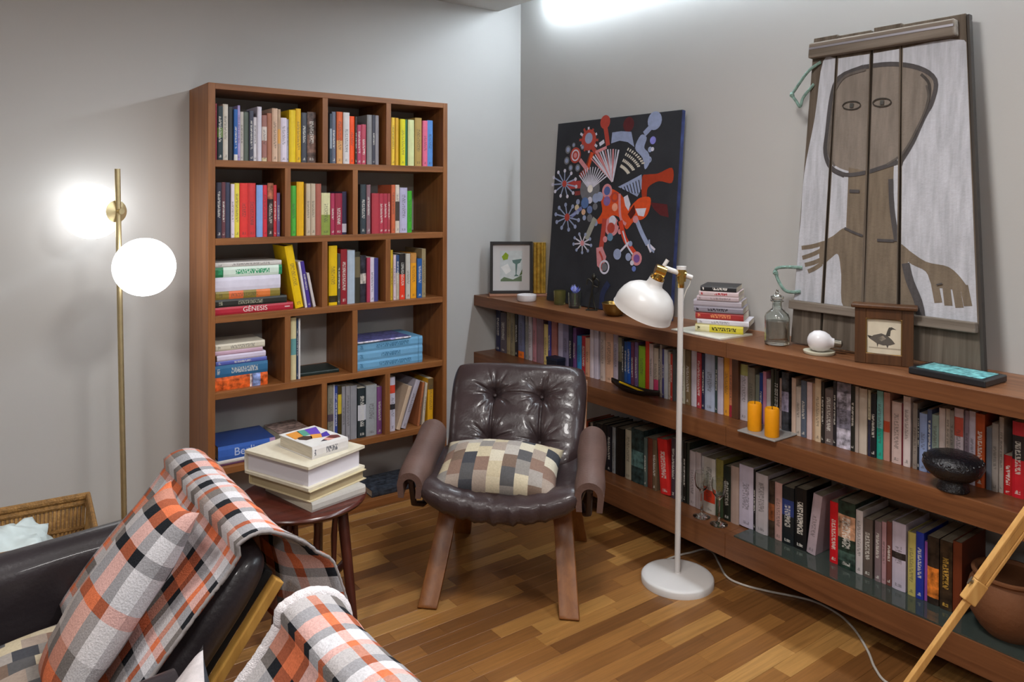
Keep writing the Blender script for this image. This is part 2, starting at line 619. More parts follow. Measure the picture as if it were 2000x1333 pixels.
BOOK_ROWS = [
 ('top left', 1.705, [
  (-1.8982,0.005,0.2487,0,'crimson','#a84050'),
  (-1.8921,0.0235,0.2383,0,'dark green','#27363c',{'k': [(0.42, 0.6, '#5c7a3a')]}),
  (-1.8675,0.0214,0.2487,0,'off-white','#cfc8bc'),
  (-1.8444,0.0227,0.2389,0,'charcoal','#343638'),
  (-1.8205,0.016,0.2288,0,'blue','#2a62ac',{'k': [(0, 0.12, '#d8d4d0')]}),
  (-1.8039,0.0098,0.2472,0,'lavender','#a79bd0'),
  (-1.793,0.0156,0.2202,0,'light grey','#bdb6ae'),
  (-1.7763,0.0233,0.2205,0,'grey-green','#5c675e'),
  (-1.7518,0.0182,0.2267,0,'slate','#484a5a'),
  (-1.7325,0.0159,0.1996,0,'white','#dcd8de'),
  (-1.716,0.019,0.2482,0,'white','#d4d0de'),
  (-1.6958,0.0227,0.2111,0,'brown and white','#a07068',{'k': [(0.45, 0.75, '#d8ccc4'), (0, 0.08, '#d8c8a0')]}),
  (-1.6706,0.0205,0.2217,0,'brown','#a86c54'),
  (-1.649,0.0255,0.2461,0,'tan','#d0b098'),
  (-1.6222,0.0135,0.2428,0,'beige','#b69a80',{'k': [(0.35, 0.62, '#d8a050')]}),
  (-1.6075,0.0278,0.2051,0,'white','#dcd2e2'),
  (-1.5784,0.0093,0.2003,0,'lilac','#b9b8ca'),
  (-1.5679,0.03,0.2442,0,'yellow','#e6c61e'),
  (-1.5361,0.024,0.2523,0,'golden yellow','#e4b41e'),
  (-1.5082,0.0261,0.236,0,'dark grey','#4a4d56'),
  (-1.4789,0.042,0.2416,0,'dark brown','#5e4c46',{'k': [(0.2, 0.55, '#7a5c50')]}),
 ]),
 ('top middle', 1.705, [
  (-1.3686,0.0113,0.2395,0,'steel blue','#3a4a5a',{'k': [(0.3, 0.7, '#9aa8b4')]}),
  (-1.3557,0.0202,0.2505,0,'slate','#646a7a'),
  (-1.3301,0.0305,0.2527,0,'orange','#d4602e',{'k': [(0, 0.45, '#dca468')]}),
  (-1.2982,0.0321,0.2509,0,'white','#d4d0d0'),
  (-1.2648,0.0277,0.2351,0,'vermilion','#f0521a'),
  (-1.2357,0.0096,0.2344,0,'black','#3a3430'),
  (-1.2239,0.0206,0.1952,0,'maroon','#b04464'),
  (-1.202,0.0252,0.1986,0,'maroon','#b84a5e'),
  (-1.1698,0.0268,0.2482,0,'grey','#8c8c8e'),
  (-1.1417,0.0157,0.2489,0,'charcoal','#474754'),
  (-1.1246,0.0185,0.248,0,'grey','#9c9aa2'),
 ]),
 ('top right', 1.705, [
  (-1.0346,0.0195,0.2437,0,'yellow','#ecc640'),
  (-1.0136,0.0173,0.2429,0,'golden','#daaa30'),
  (-0.986,0.0283,0.2387,0,'lemon yellow','#dcd41c'),
  (-0.9562,0.0128,0.238,0,'green','#2a6a4a'),
  (-0.941,0.035,0.2376,0,'pale green','#d2d8a0'),
  (-0.9002,0.0389,0.2509,0,'olive','#b09250'),
  (-0.8554,0.0285,0.2385,0,'pink','#de6c8c'),
  (-0.8254,0.0333,0.2426,0,'blue','#5a90d4'),
 ]),
 ('second row left', 1.3614, [
  (-1.8963,0.0223,0.2454,0,'navy','#3a3a48'),
  (-1.8729,0.0163,0.2469,0,'brown','#6a4048'),
  (-1.8555,0.0192,0.246,0,'slate','#40445a'),
  (-1.8328,0.0148,0.2393,0,'white','#ddd0de'),
  (-1.8169,0.0218,0.2436,0,'pale yellow','#e0d050'),
  (-1.7934,0.0354,0.244,0,'red','#dc3c38'),
  (-1.7568,0.0341,0.2445,0,'red','#cc3a3c'),
  (-1.7198,0.0279,0.236,0,'light blue','#84a6e0'),
  (-1.6901,0.0198,0.2363,0,'crimson','#d43444'),
  (-1.6679,0.0272,0.2456,0,'dark brown','#463634',{'k': [(0.7, 1, '#a06048')]}),
  (-1.6395,0.014,0.2369,0,'red','#cc3640'),
  (-1.6242,0.0141,0.2009,0,'purple','#746494'),
 ]),
 ('second row middle', 1.3614, [
  (-1.5575,0.0251,0.2349,0,'green','#50ac3e'),
  (-1.5306,0.0342,0.2536,0,'golden','#e2ac18'),
  (-1.4835,0.0212,0.2462,0,'beige','#c6b69e'),
  (-1.461,0.0227,0.2465,0,'beige','#c0b09a'),
  (-1.4364,0.0274,0.2456,0,'russet','#a86052'),
  (-1.4077,0.0443,0.2022,0,'cream and green','#d6d2a4',{'k': [(0, 0.48, '#8a9a48')]}),
  (-1.362,0.0207,0.2005,0,'maroon','#aa3656'),
  (-1.34,0.0358,0.2007,0,'maroon','#9a2c44'),
  (-1.3022,0.0232,0.2091,0,'dark purple','#3a3450',{'k': [(0.05, 0.25, '#c8c4d0')]}),
 ]),
 ('second row right', 1.3614, [
  (-1.2049,0.0303,0.2453,0,'dark slate','#384248'),
  (-1.1725,0.0206,0.2437,0,'mauve','#88666e'),
  (-1.1446,0.0395,0.2017,0,'dark red','#b03c48'),
  (-1.1036,0.0225,0.2006,0,'dark red','#b43c4e'),
  (-1.0797,0.022,0.2007,0,'dark red','#ac384a'),
  (-1.0555,0.0147,0.2008,0,'dark red','#a8424a'),
  (-1.035,0.0208,0.2454,0,'terracotta','#ca6644'),
  (-1.0127,0.0224,0.2457,0,'cream and black','#d2c6b8',{'k': [(0.25, 0.65, '#4a403a')]}),
  (-0.9873,0.0423,0.2314,0,'lilac','#b6b2ce'),
  (-0.9419,0.0252,0.2149,0,'green','#42aa2e'),
 ]),
 ('third row middle', 1.0206, [
  (-1.3713,0.0422,0.2879,0,'yellow','#dfb810',{'k': [(0.05, 0.16, '#3a3010')]}),
  (-1.3265,0.014,0.248,0,'charcoal','#4c4c4a'),
  (-1.31,0.0327,0.2679,0,'dark red','#90242e'),
  (-1.2747,0.039,0.2622,0,'pale blue','#aab8c8'),
  (-1.2337,0.0276,0.2529,0,'black','#38362c',{'k': [(0.5, 0.9, '#6a6048')]}),
  (-1.2041,0.0305,0.2334,0,'black and white','#302e38',{'k': [(0.4, 0.62, '#c0b8b0')]}),
  (-1.1716,0.0174,0.2219,0,'crimson','#ac3c56'),
  (-1.1528,0.0209,0.2222,0,'white','#d2cadc'),
  (-1.1306,0.0237,0.218,0,'indigo','#464688'),
 ]),
 ('third row right', 1.0206, [
  (-1.0403,0.0139,0.2547,0,'mustard','#ccaa32'),
  (-1.0249,0.014,0.2291,0,'pinkish white','#d8c4ce'),
  (-1.0095,0.0183,0.2283,0,'navy and beige','#38507c',{'k': [(0, 0.6, '#b4aa9a')]}),
  (-0.9891,0.0305,0.2335,0,'black and red','#2c2826',{'k': [(0, 0.55, '#e03c24')]}),
  (-0.9522,0.0258,0.232,0,'pale grey','#c0bcb2'),
  (-0.9213,0.0326,0.2338,0,'orange','#e29c20',{'k': [(0.78, 1, '#c08848')]}),
  (-0.8857,0.0278,0.2036,0,'blue','#285a9a'),
  (-0.8559,0.0236,0.2537,0,'tan','#9a8a68'),
 ]),
 ('fourth row middle', 0.6859, [
  (-1.5565,0.0254,0.292,0,'cream and teal','#dacea0',{'k': [(0.4, 0.66, '#6aa0a0')]}),
  (-1.5293,0.0071,0.2857,0,'navy','#30405a'),
  (-1.5204,0.009,0.2848,0,'white','#d6d2d2'),
 ]),
 ('fifth row middle', 0.3512, [
  (-1.3758,0.0283,0.2843,0,'olive grey','#8a8678',{'k': [(0.38, 0.5, '#584a58')]}),
  (-1.3458,0.0047,0.2833,0,'white','#dcd8e0'),
  (-1.3398,0.0149,0.2773,0,'navy','#3a4c90'),
  (-1.3232,0.0198,0.2717,0,'black and yellow','#40361c',{'k': [(0.5, 0.85, '#c4ac38')]}),
  (-1.3016,0.0181,0.2658,0,'grey','#8e8c92'),
  (-1.2817,0.0225,0.2654,0,'grey','#929096'),
  (-1.2568,0.0331,0.2638,0,'grey','#8e8e94'),
  (-1.2194,0.0435,0.2462,0,'black','#283236',{'k': [(0.35, 0.66, '#c4c4cc')]}),
  (-1.1741,0.0581,0.2529,0,'pale grey','#9ca0a4'),
  (-1.1134,0.0263,0.2376,0,'purple','#7a4a7e'),
 ]),
 ('fifth row right', 0.3512, [
  (-1.0406,0.0288,0.2767,0,'white','#ccc8d8',{'k': [(0.7, 0.85, '#d84a34'), (0.4, 0.5, '#303038')]}),
 ]),
 ('third row left', 1.0206, [
  (-1.5372,0.038,0.2984,-10.3,'yellow','#e4bc0c'),
  (-1.4894,0.0101,0.2205,-9.4,'white','#d8d2da'),
  (-1.4768,0.0168,0.2219,-9.7,'purple','#48368e'),
  (-1.4494,0.0121,0.1656,-11.9,'off-white','#d2caca'),
 ]),
 ('fifth row right leaning', 0.3512, [
  (-1.006,0.0216,0.2247,18.2,'cream','#c8b098'),
  (-0.9789,0.0274,0.2524,20.1,'pale grey','#aca6b2'),
  (-0.8845,0.0132,0.2264,8.2,'terracotta','#a86844'),
  (-0.857,0.0139,0.2192,5.5,'cream','#c2b6a4'),
  (-0.823,0.0315,0.2389,0.8,'golden','#dea420',{'k': [(0.76, 1, '#6a5434')]}),
 ]),
 ('upper wall shelf left', 0.628, [
  (-0.0434,0.0466,0.2457,0,'navy','#2e2e4c'),
  (-0.0928,0.0562,0.2369,0,'mauve','#5a5058'),
  (-0.1516,0.0372,0.243,0,'beige','#9a8a68'),
  (-0.1927,0.0392,0.2445,0,'khaki','#8a8066'),
  (-0.2345,0.0287,0.2415,0,'black','#26242a'),
  (-0.2669,0.054,0.2472,0,'slate blue','#6a6e8c',{'k': [(0, 0.15, '#e87428')]}),
  (-0.3331,0.0241,0.2463,0,'grey','#8a8884'),
  (-0.3608,0.031,0.2503,0,'white','#bcb4bc'),
  (-0.4001,0.034,0.2445,0,'pink','#b47c86'),
  (-0.4376,0.0576,0.2437,0,'mauve','#8a6e78'),
  (-0.4977,0.0339,0.2214,0,'cream','#dcc47e'),
  (-0.5382,0.0245,0.2441,0,'indigo','#48428c'),
  (-0.5649,0.044,0.2489,0,'dusty red','#aa6c64'),
  (-0.6176,0.0388,0.2451,0,'lilac','#b4acc6'),
  (-0.6597,0.0455,0.2478,0,'grey lilac','#847e9c'),
  (-0.7084,0.0261,0.2428,0,'dark navy','#2a2a3e'),
  (-0.7376,0.0258,0.2365,0,'purple','#6a447a'),
  (-0.7708,0.0335,0.1976,0,'bright blue','#348cc4',{'k': [(0, 0.06, '#d8d8d8')]}),
  (-0.8063,0.031,0.2027,0,'red','#ac2c34'),
  (-0.8394,0.0316,0.1976,0,'peach','#cc9a7e'),
  (-0.8737,0.0263,0.2457,0,'white','#d4c8d0'),
  (-0.9019,0.0317,0.2468,0,'white','#c8c0d0'),
  (-0.948,0.033,0.2469,0,'off-white','#c4b2aa'),
  (-0.983,0.0537,0.2437,0,'peach','#d4aa90'),
  (-1.0385,0.0327,0.2439,0,'pale lilac','#aa9eac'),
  (-1.0749,0.0247,0.2353,0,'dark cream','#8c8468',{'k': [(0, 0.5, '#3c3a36')]}),
  (-1.1008,0.0144,0.234,0,'charcoal','#35353a'),
  (-1.1172,0.0199,0.2212,0,'dark blue','#264a80'),
  (-1.1383,0.0234,0.2248,0,'royal blue','#184a9e'),
  (-1.1629,0.0201,0.2261,0,'plum','#6a3652'),
  (-1.1842,0.0229,0.2297,0,'purple grey','#6e5884'),
  (-1.2103,0.0415,0.2155,0,'lime green','#8cb62c'),
  (-1.2528,0.0251,0.2448,0,'orange red','#d03a22'),
  (-1.2809,0.0242,0.2362,0,'pinkish white','#c4b4b2'),
  (-1.307,0.0285,0.2214,0,'beige and pink','#bcac9c',{'k': [(0, 0.34, '#d04470')]}),
  (-1.3373,0.009,0.2204,0,'dark grey','#6a625c'),
  (-1.3473,0.0112,0.2414,0,'light grey','#a8a098'),
  (-1.3598,0.0117,0.2243,0,'indigo','#484684'),
  (-1.3726,0.0216,0.2251,0,'bluish white','#bcc0c4'),
  (-1.3954,0.0126,0.2155,0,'beige','#b8a898'),
  (-1.4092,0.0126,0.2094,0,'red','#b43a30'),
  (-1.4227,0.0206,0.2332,0,'dark grey','#4a4c4c'),
  (-1.4444,0.0246,0.2392,0,'grey','#7a7a78'),
  (-1.4706,0.0238,0.2434,0,'off-white','#bcbcaa'),
  (-1.496,0.0277,0.2417,0,'brown','#7a684a'),
  (-1.5279,0.0298,0.2451,0,'white','#c8c0cc'),
  (-1.5613,0.0253,0.2421,0,'red','#aa3a44'),
  (-1.5892,0.016,0.24,0,'dark navy','#282a44'),
  (-1.6067,0.0502,0.2458,0,'pale blue','#acb8d0'),
  (-1.6584,0.0126,0.2434,0,'dark green','#364846'),
  (-1.673,0.0287,0.2414,0,'pale lilac','#c0b8c8'),
  (-1.7042,0.0283,0.2448,0,'ochre','#d69430'),
  (-1.7339,0.0168,0.247,0,'salmon','#c47c58',{'k': [(0, 0.2, '#a02a3a')]}),
 ]),
 ('upper wall shelf right', 0.628, [
  (-1.7867,0.0363,0.2318,0,'white and green','#bcb4bc',{'k': [(0.8, 1, '#9c9c5e')]}),
  (-1.8245,0.034,0.2257,0,'olive grey','#7a7466'),
  (-1.8595,0.0213,0.2004,0,'grey-green','#767c70'),
  (-1.8816,0.0145,0.2129,0,'navy','#1c387e'),
  (-1.8969,0.0148,0.2211,0,'pink','#bc7e98'),
  (-1.9127,0.0212,0.1928,0,'white','#c4bec0'),
  (-1.9348,0.0121,0.2368,0,'dark olive','#3c3c30'),
  (-1.9477,0.0104,0.239,0,'dark green','#34382c'),
  (-1.959,0.0111,0.2359,0,'black','#24221f'),
  (-1.9715,0.0119,0.2069,0,'dusty pink','#a48a82'),
  (-1.984,0.0309,0.2354,0,'charcoal and lilac','#3a3c42',{'k': [(0.35, 0.68, '#928ca4')]}),
  (-2.0251,0.018,0.2196,0,'beige','#c4ac9c'),
  (-2.0445,0.0209,0.1894,0,'off-white','#bcb0a6'),
  (-2.066,0.0225,0.2177,0,'slate','#566070'),
  (-2.0933,0.021,0.2179,0,'pinkish white','#ceb8ba'),
  (-2.1151,0.0113,0.2162,0,'tan','#aa886c'),
  (-2.1274,0.0243,0.2383,0,'cream','#ceb89c'),
  (-2.1529,0.0118,0.2288,0,'black','#2c2826'),
  (-2.1663,0.0325,0.2071,0,'grey brown','#6a5e5c'),
  (-2.1997,0.0122,0.2413,0,'black','#2a282c'),
  (-2.213,0.0544,0.2417,0,'black and white','#7c7a8a',{'k': [(0, 0.3, '#b4b0be'), (0.6, 0.85, '#a4a0b0')]}),
  (-2.2684,0.0157,0.2376,0,'black','#262824'),
  (-2.2852,0.0123,0.239,0,'pale grey','#aca098'),
  (-2.2985,0.0292,0.2355,0,'cream white','#c6baac'),
  (-2.334,0.0095,0.236,0,'cream','#bcb49a',{'k': [(0, 0.55, '#2a2c44')]}),
  (-2.3443,0.0195,0.2268,0,'black','#1c2026'),
  (-2.3656,0.0218,0.2403,0,'turquoise','#28a08c',{'k': [(0.45, 1, '#7cb6b6')]}),
  (-2.3884,0.0222,0.2398,0,'dusty salmon','#b4887a',{'k': [(0.42, 0.58, '#b0482c')]}),
  (-2.4179,0.0331,0.2142,0,'pinkish beige','#c8b0aa'),
  (-2.4517,0.0063,0.2135,0,'maroon','#6a2a34'),
  (-2.4586,0.0239,0.241,0,'white','#d4c6c4'),
  (-2.4904,0.0149,0.2247,0,'grey','#8a8078'),
  (-2.5062,0.0059,0.2051,0,'black','#242830'),
  (-2.5129,0.0247,0.1953,0,'light blue','#8a9cc4'),
  (-2.5382,0.0145,0.2134,0,'slate blue','#465272'),
  (-2.5538,0.0213,0.1994,0,'sage','#8a9c92'),
  (-2.5765,0.0182,0.2274,0,'pinkish beige','#c4b4ae'),
  (-2.5956,0.0137,0.2279,0,'beige','#b4a496'),
  (-2.6103,0.0129,0.2263,0,'grey','#8e867e'),
  (-2.6241,0.0264,0.2374,0,'pinkish white','#c8b6bc',{'k': [(0.62, 0.88, '#c05040')]}),
  (-2.6535,0.0135,0.2346,0,'mauve','#8a7886'),
  (-2.6679,0.0183,0.2368,0,'pale lilac','#beb4c2'),
  (-2.6872,0.0268,0.2342,0,'rust','#a8481e'),
  (-2.7192,0.0152,0.1976,0,'slate','#5c606a'),
  (-2.7351,0.0181,0.2145,0,'grey','#8e8680'),
  (-2.7539,0.0126,0.2371,0,'beige grey','#9c928a'),
  (-2.7683,0.0234,0.1223,0,'red','#b01c20'),
  (-2.7923,0.032,0.2346,0,'black and red','#2c282a',{'k': [(0, 0.5, '#c0202c'), (0.82, 1, '#b82834')]}),
 ]),
 ('lower wall shelf', 0.203, [
  (-0.8301,0.0187,0.192,0,'cream','#c4a07c'),
  (-0.8513,0.0261,0.2036,0,'orange red','#a84830'),
  (-0.8808,0.0166,0.1982,0,'black','#1e1c1c'),
  (-0.8999,0.0132,0.2012,0,'white','#b8aea8'),
  (-0.9156,0.0311,0.2072,0,'black','#22201f'),
  (-0.9483,0.0387,0.2115,0,'charcoal','#2c2828'),
  (-0.9886,0.0301,0.2175,0,'black','#1c1a1c'),
  (-1.0219,0.0297,0.2173,0,'dark navy','#1c1c26'),
  (-1.054,0.0216,0.2187,0,'light grey','#8c9094'),
  (-1.0788,0.0554,0.2235,0,'black','#161414'),
  (-1.1432,0.04,0.2295,0,'beige','#aca490'),
  (-1.1861,0.0785,0.2476,0,'dark teal','#283838',{'k': [(0.3, 0.6, '#50706e')]}),
  (-1.2677,0.019,0.2213,0,'grey-green','#566460'),
  (-1.2888,0.032,0.2258,0,'russet','#6e3628'),
  (-1.3228,0.026,0.2286,0,'brown','#6a5642'),
  (-1.3752,0.0623,0.2419,-5.3,'red','#cc2a28',{'sign': 1}),
  (-1.4356,0.026,0.2628,0,'dark plum','#44363e'),
  (-1.4636,0.0206,0.2643,0,'black','#282224'),
  (-1.4855,0.0172,0.2646,0,'grey','#4c4c4a'),
  (-1.5046,0.0158,0.2619,0,'black','#1e1e1c'),
  (-1.5223,0.0144,0.2639,0,'dark green','#2a302a'),
  (-1.5388,0.0334,0.2341,0,'grey white','#aca0a2'),
  (-1.5734,0.0292,0.2381,0,'pinkish grey','#a89a9a'),
  (-1.6046,0.0144,0.2277,0,'white','#b6aeac'),
  (-1.6209,0.059,0.2312,0,'white with red band','#bcb4ac',{'k': [(0.2, 0.42, '#c43a20')]}),
  (-1.6817,0.0374,0.238,0,'olive','#7a7038',{'k': [(0, 0.4, '#3c5038')]}),
  (-1.7233,0.0367,0.2215,0,'black','#20261f'),
  (-1.761,0.0396,0.2322,0,'dusty beige','#a48e84'),
  (-1.8027,0.0671,0.2503,0,'white','#bcb4c6'),
  (-1.8708,0.0098,0.2447,0,'black','#1e1c20'),
  (-1.8827,0.0549,0.2381,0,'pale grey','#b4acb0'),
  (-1.9392,0.0268,0.2239,0,'dark brown','#382c24',{'k': [(0.3, 0.6, '#7a4428')]}),
  (-1.9675,0.0333,0.2252,0,'dusty pink','#bc9690'),
  (-2.0028,0.0511,0.2226,0,'black','#1a2024',{'k': [(0.5, 0.78, '#2c3c74')]}),
  (-2.0557,0.0509,0.2329,0,'black','#161618',{'ink': '#c8c4bc'}),
  (-2.1091,0.0358,0.2327,7.0,'lilac','#ae9ca4'),
  (-2.2011,0.0326,0.2254,0,'bright red','#c81420'),
  (-2.2353,0.0656,0.2419,0,'dark green','#20322a',{'k': [(0.45, 0.8, '#b08468'), (0.1, 0.25, '#3c5048')]}),
  (-2.3026,0.0254,0.2274,0,'white','#c6bebe'),
  (-2.3302,0.0335,0.2074,0,'brown grey','#5e524c'),
  (-2.3717,0.0226,0.2114,0,'mauve','#7c6a6e'),
  (-2.396,0.0151,0.2157,0,'dusty pink','#ac868c'),
  (-2.4121,0.0182,0.2219,0,'russet','#6c403a'),
  (-2.4331,0.0459,0.2312,0,'white','#bcb2c2',{'k': [(0.46, 0.56, '#2c2424')]}),
  (-2.4873,0.0258,0.2142,0,'cream yellow','#b6aa60'),
  (-2.5141,0.0253,0.2236,0,'royal blue','#20349a'),
  (-2.5407,0.0097,0.1985,0,'violet','#8e4c9e'),
  (-2.5513,0.0362,0.2231,0,'black and orange','#2c221c',{'k': [(0.1, 0.55, '#d0762c')]}),
  (-2.5911,0.0383,0.2249,0,'dark brown','#34261a',{'ink': '#b08a3c'}),
  (-2.6313,0.0269,0.2349,0,'reddish brown','#6e321a'),
 ]),
]
